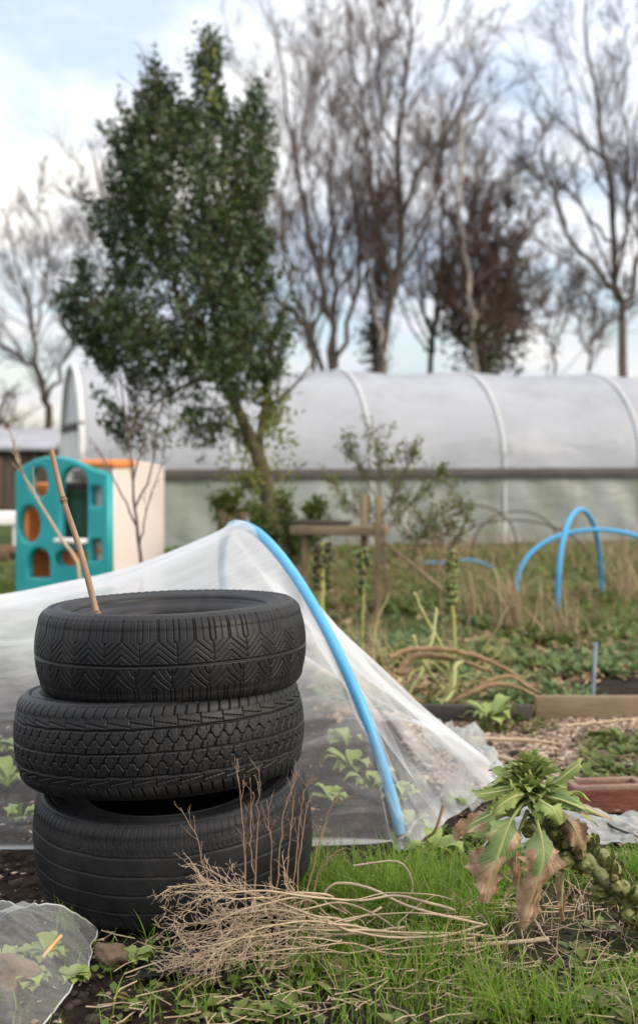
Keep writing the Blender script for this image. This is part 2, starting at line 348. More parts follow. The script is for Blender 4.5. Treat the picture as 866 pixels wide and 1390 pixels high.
# cabbage leaf: green tissue with pale veins, dying to papery brown at the tip
def leafmat(name, green, green2, vein, brown, brown2, thr=.0):
    m, nt = newmat(name); out = nt.nodes.new('ShaderNodeOutputMaterial')
    b = node(nt, 'ShaderNodeBsdfPrincipled', Roughness=.6)
    g, nz, mp = noise_ramp(nt, [green, green2], 35)
    br, _, _ = noise_ramp(nt, [tuple(x * .45 for x in brown), brown, brown2], 24, [.34, .47, .6])
    tc = nt.nodes.new('ShaderNodeTexCoord'); sx = nt.nodes.new('ShaderNodeSeparateXYZ'); nt.links.new(tc.outputs['UV'], sx.inputs[0])
    au = math_(nt, 'ABSOLUTE', sx.outputs[0])
    rib = math_(nt, 'SUBTRACT', 1.0, math_(nt, 'MULTIPLY', au, 9), True)
    # side veins run outwards and forwards
    ph = math_(nt, 'SUBTRACT', math_(nt, 'MULTIPLY', sx.outputs[1], 9), math_(nt, 'MULTIPLY', au, 2.5))
    fr = math_(nt, 'ABSOLUTE', math_(nt, 'SUBTRACT', math_(nt, 'FRACT', ph), .5))
    vn = math_(nt, 'MULTIPLY', math_(nt, 'SUBTRACT', 1.0, math_(nt, 'MULTIPLY', fr, 9), True), .6)
    vf = math_(nt, 'MAXIMUM', rib, vn)
    m1 = node(nt, 'ShaderNodeMix', _data_type='RGBA'); nt.links.new(vf, m1.inputs[0]); nt.links.new(g.outputs[0], m1.inputs[6]); m1.inputs[7].default_value = c4(vein)
    at = nt.nodes.new('ShaderNodeAttribute'); at.attribute_name = 'val'
    n3 = node(nt, 'ShaderNodeTexNoise', Scale=26, Detail=5); nt.links.new(tc.outputs['Object'], n3.inputs['Vector'])
    e = math_(nt, 'ADD', at.outputs['Fac'], math_(nt, 'MULTIPLY', math_(nt, 'SUBTRACT', n3.outputs['Fac'], .5), .7))
    e = math_(nt, 'MULTIPLY', math_(nt, 'ADD', e, -thr), 9, True)
    m2 = node(nt, 'ShaderNodeMix', _data_type='RGBA'); nt.links.new(e, m2.inputs[0]); nt.links.new(m1.outputs[2], m2.inputs[6]); nt.links.new(br.outputs[0], m2.inputs[7])
    nt.links.new(m2.outputs[2], b.inputs['Base Color'])
    bp = node(nt, 'ShaderNodeBump', Strength=.7, Distance=.004)
    nt.links.new(math_(nt, 'ADD', nz.outputs['Fac'], math_(nt, 'MULTIPLY', vf, .6)), bp.inputs['Height']); nt.links.new(bp.outputs[0], b.inputs['Normal'])
    tr = nt.nodes.new('ShaderNodeBsdfTranslucent'); nt.links.new(m2.outputs[2], tr.inputs['Color'])
    ms = node(nt, 'ShaderNodeMixShader'); ms.inputs[0].default_value = .2; nt.links.new(b.outputs[0], ms.inputs[1]); nt.links.new(tr.outputs[0], ms.inputs[2])
    nt.links.new(ms.outputs[0], out.inputs[0]); return m
M['cableaf'] = leafmat('dying_leaf', (.13, .20, .06), (.20, .28, .10), (.32, .38, .15), (.34, .21, .12), (.50, .35, .22))
M['cabgreen'] = leafmat('green_leaf', (.18, .25, .06), (.30, .36, .10), (.34, .40, .13), (.34, .3, .12), (.4, .3, .12), .55)

def ground_mat():
    m, nt = newmat('earth'); out = nt.nodes.new('ShaderNodeOutputMaterial')
    b = node(nt, 'ShaderNodeBsdfPrincipled', Roughness=.95); b.inputs['Specular IOR Level'].default_value = .12
    s, nz, mp = noise_ramp(nt, [(.012, .008, .006), (.032, .022, .017), (.07, .05, .038)], 14, [.3, .52, .78], 10)
    g, _, _ = noise_ramp(nt, [(.035, .06, .014), (.07, .10, .025), (.13, .12, .05)], 3.5, [.3, .5, .72], 9)
    a = nt.nodes.new('ShaderNodeAttribute'); a.attribute_name = 'val'
    n3 = node(nt, 'ShaderNodeTexNoise', Scale=6, Detail=8); nt.links.new(mp.outputs[0], n3.inputs['Vector'])
    e = math_(nt, 'ADD', a.outputs['Fac'], math_(nt, 'MULTIPLY', math_(nt, 'SUBTRACT', n3.outputs['Fac'], .5), 1.4), True)
    mx = node(nt, 'ShaderNodeMix', _data_type='RGBA'); nt.links.new(e, mx.inputs[0]); nt.links.new(s.outputs[0], mx.inputs[6]); nt.links.new(g.outputs[0], mx.inputs[7])
    nt.links.new(mx.outputs[2], b.inputs['Base Color'])
    n4 = node(nt, 'ShaderNodeTexNoise', Scale=60, Detail=8, Roughness=.7); nt.links.new(mp.outputs[0], n4.inputs['Vector'])
    bp = node(nt, 'ShaderNodeBump', Strength=1, Distance=.02); nt.links.new(n4.outputs['Fac'], bp.inputs['Height']); nt.links.new(bp.outputs[0], b.inputs['Normal'])
    nt.links.new(b.outputs[0], out.inputs[0]); return m
M['soil'] = ground_mat()

def film_mat(name, col, alpha, green=.0):
    m, nt = newmat(name); out = nt.nodes.new('ShaderNodeOutputMaterial')
    st, nz, mp = noise_ramp(nt, [tuple(x * .80 for x in col), col, tuple(min(1, x * 1.08) for x in col)], 1.2, [.3, .5, .7], 7, stretch=(1, 1, 2.4))
    al, _, _ = noise_ramp(nt, [(.16, .19, .09), (.3, .3, .2)], 2)
    # algae: a vertical streaking low on the film
    n2 = node(nt, 'ShaderNodeTexNoise', Scale=1.7, Detail=6); m2 = nt.nodes.new('ShaderNodeMapping'); m2.inputs['Scale'].default_value = (1.5, 1.5, .35)
    nt.links.new(mp.inputs[0].links[0].from_socket, m2.inputs[0]); nt.links.new(m2.outputs[0], n2.inputs['Vector'])
    f = math_(nt, 'MULTIPLY', math_(nt, 'SUBTRACT', n2.outputs['Fac'], .40, True), green * 3, True)
    mx = node(nt, 'ShaderNodeMix', _data_type='RGBA'); nt.links.new(f, mx.inputs[0]); nt.links.new(st.outputs[0], mx.inputs[6]); nt.links.new(al.outputs[0], mx.inputs[7])
    b = node(nt, 'ShaderNodeBsdfPrincipled', Roughness=.38); nt.links.new(mx.outputs[2], b.inputs['Base Color'])
    n5 = node(nt, 'ShaderNodeTexNoise', Scale=2.2, Detail=3, Distortion=1.2); nt.links.new(mp.outputs[0], n5.inputs['Vector'])
    bp = node(nt, 'ShaderNodeBump', Strength=.25, Distance=.08); nt.links.new(n5.outputs['Fac'], bp.inputs['Height']); nt.links.new(bp.outputs[0], b.inputs['Normal'])
    t = nt.nodes.new('ShaderNodeBsdfTranslucent'); nt.links.new(mx.outputs[2], t.inputs['Color'])
    a = node(nt, 'ShaderNodeMixShader'); a.inputs[0].default_value = .45; nt.links.new(b.outputs[0], a.inputs[1]); nt.links.new(t.outputs[0], a.inputs[2])
    tr = nt.nodes.new('ShaderNodeBsdfTransparent'); c = node(nt, 'ShaderNodeMixShader'); c.inputs[0].default_value = alpha
    nt.links.new(tr.outputs[0], c.inputs[1]); nt.links.new(a.outputs[0], c.inputs[2]); nt.links.new(c.outputs[0], out.inputs[0]); return m
M['film'] = film_mat('tunnel_film', (.56, .575, .62), .93, .03)
M['filmlow'] = film_mat('tunnel_skirt_film', (.50, .53, .52), .84, .75)
M['doorfilm'] = film_mat('door_film', (.62, .65, .66), .9, .2)
# ================================================================== GROUND
def gh(x, y):
    """ground height"""
    x = np.asarray(x, float); y = np.asarray(y, float)
    d = np.exp(-((y - 3) / 14) ** 2)
    h = .012 * fbm(x * 3, y * 3, 3, 4) * d + .006 * fbm(x * 25, y * 25, 5, 3) * np.exp(-((y - 3) / 3) ** 2)
    return h - .012
def axis(lo, hi, a, b, fine, g=1.07):
    c = list(np.arange(a, b, fine)); s = fine; x = b
    while x < hi: c.append(x); s *= g; x += s
    s = fine; x = a - fine
    while x > lo: c.insert(0, x); s *= g; x -= s
    return np.array([lo] + c + [hi])
xs = axis(-400, 400, -1.1, 1.6, .011); ys = axis(-60, 600, 2.2, 5.4, .013)
X, Y = np.meshgrid(xs, ys)
Z = gh(X, Y)
rough = fbm(X * 70, Y * 70, 11, 4, gain=.65) * .005 * np.exp(-((Y - 3.3) / 1.6) ** 2) * (np.abs(X) < 3)
Z = Z + rough
# grassiness: bare soil near, weeds beyond
lawn = np.clip((Y - 6.0) / 1.5, -.9, .9)
lawn = np.where((Y < 6) & (X > .1) & (X < .75) & (Y < 3.5), .45, lawn)
lawn = np.where((X < -1.8) & (Y > 6.5), 1.2, lawn)
mb = MB(); n, m = X.shape; idx = np.arange(n * m).reshape(n, m)
mb.add(np.stack([X, Y, Z], -1).reshape(-1, 3), np.stack([idx[:-1, :-1], idx[:-1, 1:], idx[1:, 1:], idx[1:, :-1]], -1).reshape(-1, 4), at=lawn)
struct(mb.build('ground', M['soil']))

# ================================================================== TYRES
def sstep(a, b, x):
    t = np.clip((x - a) / (b - a), 0, 1); return t * t * (3 - 2 * t)
def groove(dist, w, e=.0009): return 1 - sstep(w / 2 - e / 2, w / 2 + e / 2, np.abs(dist))
def near(x, p): return (x / p - np.round(x / p)) * p
def tri(x, p):
    f = x / p - np.floor(x / p); return 1 - np.abs(2 * f - 1)
def tread_chevron(s, y, L):
    Pd = .0805; mm = np.abs(near(s, Pd)); mid = L * .53; d = 0
    cir = groove(y - mid, .0050) * .006
    yu = .056
    g1 = np.clip(y - yu, 0, None) * 1.15
    a = mm + g1 - .006
    up = (y < mid - .004) & (y > .006)
    k = np.round(a / .0161); w = np.where(np.mod(k, 2) == 0, .0023, .0014)
    d = np.where(up, groove(near(a, .0161), w) * np.where(np.mod(k, 2) == 0, .0042, .0032), 0)
    d = np.where(up & (mm < .0016) & (y > yu + .004), .003, d)
    d = np.maximum(d, groove(y - .013, .0016) * .0015)
    # lower band: swept arcs
    t = np.clip((y - mid) / (L * .25), 0, 1)
    a2 = np.abs(near(s + .012, Pd)) + .040 * t ** 1.7 + .004
    lo = (y > mid + .005) & (y < L - .006)
    k2 = np.round(a2 / .0161); w2 = np.where(np.mod(k2, 2) == 1, .0023, .0014)
    d = np.where(lo, np.maximum(d, groove(near(a2, .0161), w2) * np.where(np.mod(k2, 2) == 1, .0042, .0032)), d)
    d = np.where(lo & (np.abs(near(s + .012, Pd)) < .0014) & (t > .2) & (t < 1), .003, d)
    return np.maximum(d, cir)
def tread_blocks(s, y, L):
    yfull = y; y = y - (L / 2 - .108)
    p = .0315; d = 0; wob = .0006 * np.sin(s * 57)
    for yc, w in ((.059, .0032), (.108, .0036), (.157, .0032)): d = np.maximum(d, groove(y - yc - wob, w) * .007)
    for i, yc in enumerate((.0835, .1325)):
        so = s + i * p * .4
        z = .0062 * (2 * np.clip(tri(so, p) * 2.4 - .7, 0, 1) - 1)
        d = np.maximum(d, groove(y - (yc + z), .0032) * .0065)
        hi = near(so - p / 2, p); lo = near(so, p)
        d = np.maximum(d, np.where((y > yc + .006) & (y < yc + .0245), groove(hi + (y - yc - .006) * .35, .0030) * .006, 0))
        d = np.maximum(d, np.where((y < yc - .006) & (y > yc - .0245), groove(lo + (y - yc + .006) * .35, .0030) * .006, 0))
        d = np.maximum(d, np.where((np.abs(y - yc) > .012) & (np.abs(y - yc) < .021), groove(near(so - p / 4, p / 2), .0011) * .003, 0))
    # shoulder: stepped line and notches
    y = yfull
    for sg, y0 in ((1, 0), (-1, L)):
        yy = (y - y0) * sg
        st = .040 + .010 * (s / .052 - np.floor(s / .052))
        d = np.maximum(d, groove(yy - st, .0022) * .004)
        d = np.maximum(d, np.where((yy > .030) & (yy < .052), groove(near(s, .052), .0024) * .004, 0))
        d = np.maximum(d, np.where((yy > .004) & (yy < .032), groove(near(s + yy * .25, .026), .004) * .006, 0))
        d = np.maximum(d, np.where((yy > .052) & (yy < .058), groove(near(s, .0065), .0015) * .003, 0))
    return d
def tread_worn(s, y, L):
    d = 0; wv = .0016 * np.sin(s * 9) + .0008 * np.sin(s * 41)
    for yc, w in ((.068, .0032), (.108, .0035), (.150, .0035), (.19, .003)): d = np.maximum(d, groove(y - yc - wv, w) * .0022)
    fade = .55 + .45 * np.sin(s * 4.1 + 1) * np.sin(s * 11)
    d = np.maximum(d, np.where((y > .006) & (y < .046), groove(near(s + y * .12, .0175), .0032) * .0034 * np.clip(fade, .35, 1), 0))
    d = np.maximum(d, np.where((y > L - .05) & (y < L - .006), groove(near(s - y * .5, .035), .003) * .0035, 0))
    for yc in (.068, .108, .15): d = np.maximum(d, np.where((y > yc - .014) & (y < yc), groove(near(s + y * 1.6, .0235), .0018) * .0016 * fade, 0))
    d = np.maximum(d, np.where((y > .055) & (y < .065), groove(near(s, .0117), .003) * .0012, 0))
    return d + .0007 * fbm(s * 20, y * 20, 5, 4)
def tyre(name_label, centre, Ro, W, rx, ry, pattern, rub, side, phase=0, Rb=.192, kd=1.0, crown=.010):
    zt = W * .48; q = .030; th = R(64)
    L = 2 * (zt - q * .9) + 2 * q * th
    ns, ny = 1750, 124
    A = np.linspace(0, 2 * pi, ns + 1)[:-1] + phase; yv = np.linspace(0, L, ny)
    flat = L - 2 * q * th; h = flat / 2
    l = yv - L / 2
    zz = np.where(np.abs(l) <= h, l, np.sign(l) * (h + q * np.sin((np.abs(l) - h) / q)))
    rr = Ro - crown * (np.clip(np.abs(l), 0, h) / h) ** 2.2 - np.where(np.abs(l) > h, q * (1 - np.cos((np.abs(l) - h) / q)), 0)
    al = np.where(np.abs(l) > h, (np.abs(l) - h) / q, 0) * np.sign(l)   # profile normal angle
    S, YY = np.meshgrid(A * Ro, yv, indexing='ij')
    d = pattern(S, YY, L) * 1.0
    d = d * (sstep(0, .004, YY) * sstep(0, .004, L - YY))
    rad = rr[None] - d * np.cos(al)[None]; zc = -(zz[None] - d * np.sin(al)[None])
    ca, sa = np.cos(A)[:, None], np.sin(A)[:, None]
    Rx = np.array([[1, 0, 0], [0, cos(rx), -sin(rx)], [0, sin(rx), cos(rx)]]); Ry = np.array([[cos(ry), 0, sin(ry)], [0, 1, 0], [-sin(ry), 0, cos(ry)]])
    Mx = Rx @ Ry
    def place(r_, z_, A_):
        c, s = np.cos(A_)[:, None], np.sin(A_)[:, None]
        oval = 1 + .004 * np.sin(2 * A_ + 1)[:, None]
        return (np.stack([r_ * c * oval, r_ * s / oval, z_ + 0 * c], -1).reshape(-1, 3)) @ Mx.T + np.array(centre)
    def grid(V, a, b, mbx, wrap=True, flip=False):
        i = np.arange(a * b).reshape(a, b); j = np.roll(i, -1, 0)
        f = np.stack([i[:, :-1], i[:, 1:], j[:, 1:], j[:, :-1]], -1).reshape(-1, 4)
        mbx.add(V, f[:, ::-1] if flip else f)
    t = thing('tyre', name_label, 'tyre', (centre[0], centre[1], centre[2] - W / 2), 'stack of old tyres')
    mb = MB(); grid(place(rad, zc, A), ns, ny, mb); mb.build('tread', rub, t)
    # side walls and beads
    r1 = rr[0]; z1 = abs(zz[0])
    prof = [(r1, z1), (r1 - .004, z1 + .0035), (r1 - .010, z1 + .0055), (r1 - .016, z1 + .005), (r1 - .0185, z1 + .002), (r1 - .021, z1 + .004), (r1 - .030, z1 + .0035), (r1 - .032, z1 + .0045), (r1 - .045, z1 + .001), (r1 - .060, z1 - .006), (Rb + .034, z1 - .016), (Rb + .031, z1 - .0125), (Rb + .026, z1 - .0135), (Rb + .022, z1 - .020), (Rb + .012, z1 - .025), (Rb + .006, z1 - .030), (Rb + .001, z1 - .038), (Rb - .001, z1 - .046), (Rb + .004, z1 - .054)]
    pr = np.array(prof); pr[:, 1] = np.where(pr[:, 1] < z1, z1 - (z1 - pr[:, 1]) * kd, pr[:, 1]); Q = []
    for i in range(len(pr) - 1):
        for k in range(2): Q.append(pr[i] + (pr[i + 1] - pr[i]) * k / 2)
    Q.append(pr[-1]); pr = np.array(Q)
    As = np.linspace(0, 2 * pi, 361)[:-1]
    for sg in (1, -1):
        rib = .0007 * np.sin(As[:, None] * 90) * ((pr[:, 0] > r1 - .017) & (pr[:, 0] < r1 - .004))[None]
        mb = MB(); grid(place(pr[None, :, 0] + 0 * As[:, None], sg * (pr[None, :, 1] + rib), As), 360, len(pr), mb, flip=(sg > 0)); mb.build('side_wall', side, t)
    zi = z1 - .054 * kd
    ph = np.linspace(0, pi, 22); ri = Ro - .016
    inn = np.array([(Rb + .004 + (ri - Rb - .004) * np.sin(p_) ** .55, zi * np.cos(p_) * (1 + .28 * np.sin(p_) ** 2)) for p_ in ph])
    mb = MB(); grid(place(inn[None, :, 0] + 0 * As[:, None], inn[None, :, 1] + 0 * As[:, None], As), 360, len(inn), mb); mb.build('inner_liner', linerm, t)
    return t
rub1 = rubber('rubber_dark', (.005, .005, .0054), .38, (.034, .029, .024), .47); rub2 = rubber('rubber_black', (.0045, .0045, .005), .35, (.032, .027, .022), .47)
rub3 = rubber('rubber_dusty', (.006, .006, .0065), .45, (.034, .029, .024), .55); linerm = rubber('rubber_liner', (.004, .004, .0042), .15, (.015, .013, .011), .7); sidem = rubber('rubber_side', (.007, .007, .008), .42, (.04, .036, .03), .44)
tyre('worn wide black tyre with almost smooth tread, lowest of the stack, standing on the soil', (-.341, 3.135, .163), .324, .243, R(5.2), R(-3.4), tread_worn, rub3, sidem, .4, kd=.45)
tyre('black tyre with small zigzag tread blocks, between the other two tyres', (-.372, 3.125, .402), .336, .205, R(-2.0), R(-3.0), tread_blocks, rub2, sidem, .1)
tyre('topmost tyre with nested V tread lines and a bamboo cane in its hole', (-.346, 3.125, .597), .3145, .196, R(-.5), R(-1.8), tread_chevron, rub1, sidem, .9)

# ================================================================== BAMBOO CANE
top = P(70, 611, 3.0); low = P(132, 838, 2.985); d = low - top; base = top + d * 1.85
t = thing('bamboo_cane', 'brown bamboo cane leaning out of the hole of the top tyre', 'cane', base)
mb = MB(); pts = [base, low + (.002, 0, 0), top + d * .62 + (.004, 0, 0), top + d * .3 - (.003, 0, 0), top]
Q = spline(pts, 60); rr = np.full(60, .0072)
tubes(mb, Q[None], (rr * np.linspace(1.06, .88, 60))[None], 14, cap=True); culm = mb.build('culm', M['bamboo'], t)
for f in (.30, .98, 1.6):
    c = top + d * f + ((-.003 if f < .5 else .003), 0, 0); dn = unit(d)
    mb = MB(); zz = np.linspace(-.008, .008, 9); r_ = .0074 + .0026 * np.exp(-(zz / .0028) ** 2)
    tubes(mb, (c[None] + zz[:, None] * dn)[None], r_[None], 14, cap=True); mb.build('cane_node', M['node'], culm)

# ================================================================== NET TUNNEL
hp = [3.655, -.266, 5.168, .807, .969, .239, .897]
def hoopcurve(tt, off=0):
    d1, x2, y2, H, n_, lean, m_ = hp
    F1 = np.array([(543 - 433) / F * d1, d1]); F2 = np.array([x2, y2])
    c = np.cos(tt); s = np.sin(tt); c2 = np.sign(c) * np.abs(c) ** n_
    Mm = (F1 + F2) / 2; D = (F1 - F2) / 2; pr = np.array([D[1], -D[0]]) / np.hypot(*D)
    xy = Mm + c2[:, None] * D + pr * (lean * s)[:, None]
    Q = np.concatenate([xy, (H * np.abs(s) ** m_)[:, None]], 1)
    if off:
        cen = np.array([*Mm, .25]); Q = Q + unit(Q - cen) * off
    return Q
mb = MB(); Q = hoopcurve(np.linspace(0, pi, 90)); tubes(mb, Q[None], np.full((1, 90), .0158), 12, cap=True)
tag(mb.build('hoop', M['hoop']), 'thick sky blue plastic pipe hoop holding up the white mesh just right of the tyres', 'hoop')
nu, nv = 150, 150
v = np.linspace(0, 1, nv); hc = np.concatenate([hoopcurve(pi * v[:60], -.0185), hoopcurve(pi * v[60:], .0175)]); k_ = sstep(.30, .46, v)[:, None]; hc = hoopcurve(pi * v, -.0185) * (1 - k_) + hoopcurve(pi * v, .0175) * k_
# left body
nearL = lambda u: np.array([.20 - 2.6 * u, 3.515 - .10 * u, 0.008])
farL = lambda u: np.array([-.25 - 2.4 * u, 5.22 + .25 * u, .01])
V = np.zeros((nu, nv, 3)); U0 = np.linspace(0, 1, nu) ** 1.2
for i, u in enumerate(U0):
    a, b = nearL(u), farL(u)
    c = np.cos(pi * v); s = np.sin(pi * v)
    w = (1 - c) / 2
    hh = .80 - .26 * np.sin(min(u * 2.5, 1) * pi / 2) + .0 * u
    if u > .55: hh += .22 * sstep(.55, 1, u)
    sharp = .9 + .25 * sstep(0, .3, u)
    sec = a[None] * (1 - w)[:, None] + b[None] * w[:, None]
    sec[:, 0] += -.20 * s * (1 - u) ; sec[:, 2] = .006 + hh * s ** sharp
    k = sstep(0, .16, u)
    flare = (np.clip(.16 - v, 0, 1) / .16) ** 1.5
    h0 = hc.copy(); h0[:, 1] -= .13 * flare; h0[:, 0] -= .02 * flare; h0[:, 2] = np.maximum(h0[:, 2] - .05 * flare, .006)
    V[i] = h0 * (1 - k) + sec * k
# right end, drawn down to the ground in a gather
gp = [(0, 541, 1158), (.10, 556, 1152), (.20, 578, 1138), (.28, 600, 1120), (.36, 632, 1098), (.44, 668, 1072), (.5, 690, 1055), (.58, 676, 1043), (.7, 655, 1028), (.85, 615, 1003), (1, 575, 978)]
gv = np.array([g[0] for g in gp]); gx = np.array([G(g[1], g[2], .01) for g in gp])
gnd = np.stack([np.interp(v, gv, gx[:, k]) for k in range(3)], 1)
nr = 90; Vr = np.zeros((nr, nv, 3))
for i, u in enumerate(np.linspace(0, 1, nr)):
    Vr[i] = V[0] * (1 - u) + gnd * u
    Vr[i, :, 2] -= .05 * np.sin(pi * u) * np.sin(pi * v)
    Vr[i, :, 2] = np.maximum(Vr[i, :, 2], .006)
V = np.concatenate([Vr[::-1], V[1:]]); nU = len(V)
ug = np.concatenate([-np.linspace(0, 1, nr)[::-1], U0[1:] * 3])
UU, VV = np.meshgrid(ug, v, indexing='ij')
du = np.gradient(V, axis=0); dv = np.gradient(V, axis=1); Nn = unit(np.cross(du, dv))
amp = np.clip(V[..., 2] / .3, .3, 1) * np.clip(np.abs(UU) * 5, 0, 1) * np.where(UU < 0, 1.25, 1)
fold = .012 * np.sin(VV * 46 + 2.2 * np.sin(UU * 2.3) + 1.5 * fbm(UU * .8, VV * 6, 25, 2)) + .006 * fbm(UU * 2.0, VV * 60, 26, 3) * np.exp(-np.abs(UU) * .35) + .008 * fbm(UU * 1.2, VV * 26, 21, 4) + .010 * fbm(UU * 3, VV * 7, 22, 3)
fold += np.where(UU < 0, .012 * np.sin(VV * 75 + 3 * UU) * np.abs(UU), 0)
V = V + Nn * (fold * amp)[..., None]; V[..., 2] = np.maximum(V[..., 2], .003 + .012 * np.abs(fbm(V[..., 0] * 8, V[..., 1] * 8, 9, 3)))
at = .34 * sstep(.24, .58, V[..., 2] + .04 * fbm(UU * 2, VV * 9, 77, 3)) + .22 * sstep(.42, .5, VV) * sstep(.9, .55, VV) + .28 * np.where(UU < 0, np.clip(-UU, 0, 1) ** 6, 0) + .10 * sstep(.03, 0, V[..., 2])
at = at + .5 * (groove(VV - .005, .012, .006))
mb = MB(); idx = np.arange(nU * nv).reshape(nU, nv)
mb.add(V.reshape(-1, 3), np.stack([idx[:-1, :-1], idx[:-1, 1:], idx[1:, 1:], idx[1:, :-1]], -1).reshape(-1, 4), uv=np.stack([UU, VV], -1), at=at)
tag(mb.build('insect_netting', M['net']), 'long tent of sheer white insect mesh stretched over a blue hoop behind the tyres', 'netting')

def crumple(name, label, poly_fn, nx, ny, matk, amp, seed, z0=.01, hem=None, at=0.0, group=None):
    s, t_ = np.meshgrid(np.linspace(0, 1, nx), np.linspace(0, 1, ny), indexing='ij')
    B = poly_fn(s, t_); x, y = B[..., 0], B[..., 1]
    f = fbm(x * 9, y * 9, seed, 5, gain=.6)
    z = B[..., 2] + z0 + amp * np.abs(f) * (np.sin(pi * np.clip(s, .02, .98)) ** .4) + gh(x, y) * .0
    Vv = np.stack([x + .012 * fbm(y * 14, x * 14, seed + 1, 3), y + .012 * fbm(x * 11, y * 11, seed + 2, 3), z], -1)
    mb = MB(); idx = np.arange(nx * ny).reshape(nx, ny)
    mb.add(Vv.reshape(-1, 3), np.stack([idx[:-1, :-1], idx[:-1, 1:], idx[1:, 1:], idx[1:, :-1]], -1).reshape(-1, 4), uv=np.stack([s * 2, t_], -1), at=np.full(s.size, at))
    o = tag(mb.build(name, M[matk]), label, 'netting', group)
    return o, Vv
def quad_fn(a, b, c, d):
    a, b, c, d = [np.array(q) for q in (a, b, c, d)]
    return lambda s, t: (a * ((1 - s) * (1 - t))[..., None] + b * (s * (1 - t))[..., None] + c * (s * t)[..., None] + d * ((1 - s) * t)[..., None])
crumple('loose_netting', 'bunched grey mesh lying on the wood chips behind the right end of the tent', quad_fn(G(575, 1015), G(700, 1075), G(672, 1022, .03), G(572, 976, .03)), 90, 60, 'netloose', .045, 31, at=.12)
crumple('loose_netting', 'flat white mesh on the soil between the brick and the sprout plant', quad_fn(G(655, 1168), G(905, 1150), G(905, 1118), G(668, 1098)), 90, 40, 'netloose', .028, 37, at=.0)
crumple('loose_netting', 'cream fold of mesh on the ground in front of the tent end', quad_fn(G(545, 1150), G(640, 1108), G(680, 1072, .03), G(590, 1098, .07)), 80, 50, 'netloose', .06, 41, at=-.05)

# small mesh cover, lower left
def cov(s, t):
    px = -80 + 212 * s; Yc = 2.845 - .62 * t + .05 * np.sin(s * 7)
    x = (px - 433) / F * 2.8 - .03 * t
    prof = np.interp(s, [0, .3, .45, .60, .70, .83, .93, 1], [.07, .085, .088, .122, .118, .085, .04, .006])
    z = prof * (np.sin(pi * np.clip(t * .96 + .25, 0, 1)) ** .8) * .98
    return np.stack([x, Yc, z], -1)
o, Vc = crumple('net_cover', 'small clear mesh cover over weeds in the lower left corner', cov, 110, 90, 'fleece', .011, 51, z0=.004, at=.0)
mb = MB(); e = np.concatenate([Vc[:, 0], Vc[-1, 1:]]); tubes(mb, e[None] + [0, 0, .001], np.full((1, len(e)), .0019), 6); mb.build('hem', M['hem'], o)
# ================================================================== POLYTUNNEL
ang = R(15); u3 = np.array([cos(ang), sin(ang), 0]); w3 = np.array([-sin(ang), cos(ang), 0]); P0 = np.array([-321 / F * 14.0, 14.0, 0])
HW = 1.42; SH = .83; TH = 2.02; LEN = 17.0; SP = 1.56
tun = thing('polytunnel', 'long white plastic covered polytunnel with white hoops across the back of the plot', 'polytunnel', P0 + w3 * HW)
def sec(n=40, lo=0):
    a = np.linspace(0, pi, n); y = HW - HW * np.cos(a); z = SH + (TH - SH) * np.sin(a) ** .92
    return y, z
def tp(u, y, z): return P0 + u3 * u + w3 * y + np.array([0, 0, z])
us = np.linspace(0, LEN, 300); y, z = sec(60)
sagp = np.sin(pi * np.interp(us, [0, 1.6, 3.18, 4.77, 6.5, 8.1, 9.7, 11.3, 12.9, 14.5, 16.1, 17.7], range(12))) ** 2
V = np.zeros((len(us), len(y), 3))
for i, u in enumerate(us):
    k = 1 - .022 * sagp[i]
    yy = HW + (y - HW) * k + .0; zz = SH + (z - SH) * k + .012 * np.sin(u * 4.3 + y * 5) * .5
    V[i] = P0 + u3 * u + w3 * yy[:, None] + np.array([0, 0, 1.]) * zz[:, None]
idx = np.arange(V.shape[0] * V.shape[1]).reshape(V.shape[:2]); mb = MB()
mb.add(V.reshape(-1, 3), np.stack([idx[:-1, :-1], idx[:-1, 1:], idx[1:, 1:], idx[1:, :-1]], -1).reshape(-1, 4)); mb.build('cover_film', M['film'], tun)
for yb, nm in ((0, 1), (2 * HW, -1)):
    zz = np.linspace(SH - .01, 0, 24); V = np.zeros((len(us), 24, 3))
    for i, u in enumerate(us):
        b = -nm * (.015 + .03 * np.sin(u * 2.2 + zz * 3) * np.sin(pi * zz / SH) * sagp[i] + .012 * np.sin(u * 11 + zz * 7))
        V[i] = P0 + u3 * u + w3 * (yb + b)[:, None] + np.array([0, 0, 1.]) * zz[:, None]
    idx = np.arange(V.shape[0] * 24).reshape(V.shape[:2]); mb = MB()
    mb.add(V.reshape(-1, 3), np.stack([idx[:-1, :-1], idx[:-1, 1:], idx[1:, 1:], idx[1:, :-1]], -1).reshape(-1, 4)); mb.build('skirt_film', M['filmlow'], tun)
yb, zb = sec(40)
full = np.array([(0, 0)] + list(zip(yb, zb)) + [(2 * HW, 0)])
cen = np.array([HW, .8])
HU = [0, 1.6, 3.18, 4.77, 6.5, 8.1, 9.7, 11.3, 12.9, 14.5, 16.1]
for k in range(len(HU)):
    prof = cen + (full - cen) * 1.012
    pts = np.array([tp(HU[k], a - (.045 if False else 0), b) for a, b in prof])
    mb = MB(); tubes(mb, pts[None], np.full((1, len(pts)), .017 if k else .036), 8); mb.build('hoop', M['hoopwhite'], tun)
for yb_ in (-.055, 2 * HW + .055):
    mb = MB(); c = tp(LEN / 2 - .1, yb_, SH - .02); box(mb, c, (LEN, .05, .085), ang, bev=.006); rail = mb.build('side_rail', M['timbergrey'], tun)
    mb = MB(); c = tp(LEN / 2 - .1, yb_ - .002, SH - .080); box(mb, c, (LEN, .035, .030), ang, bev=.003); mb.build('batten', M['timberdark'], rail)
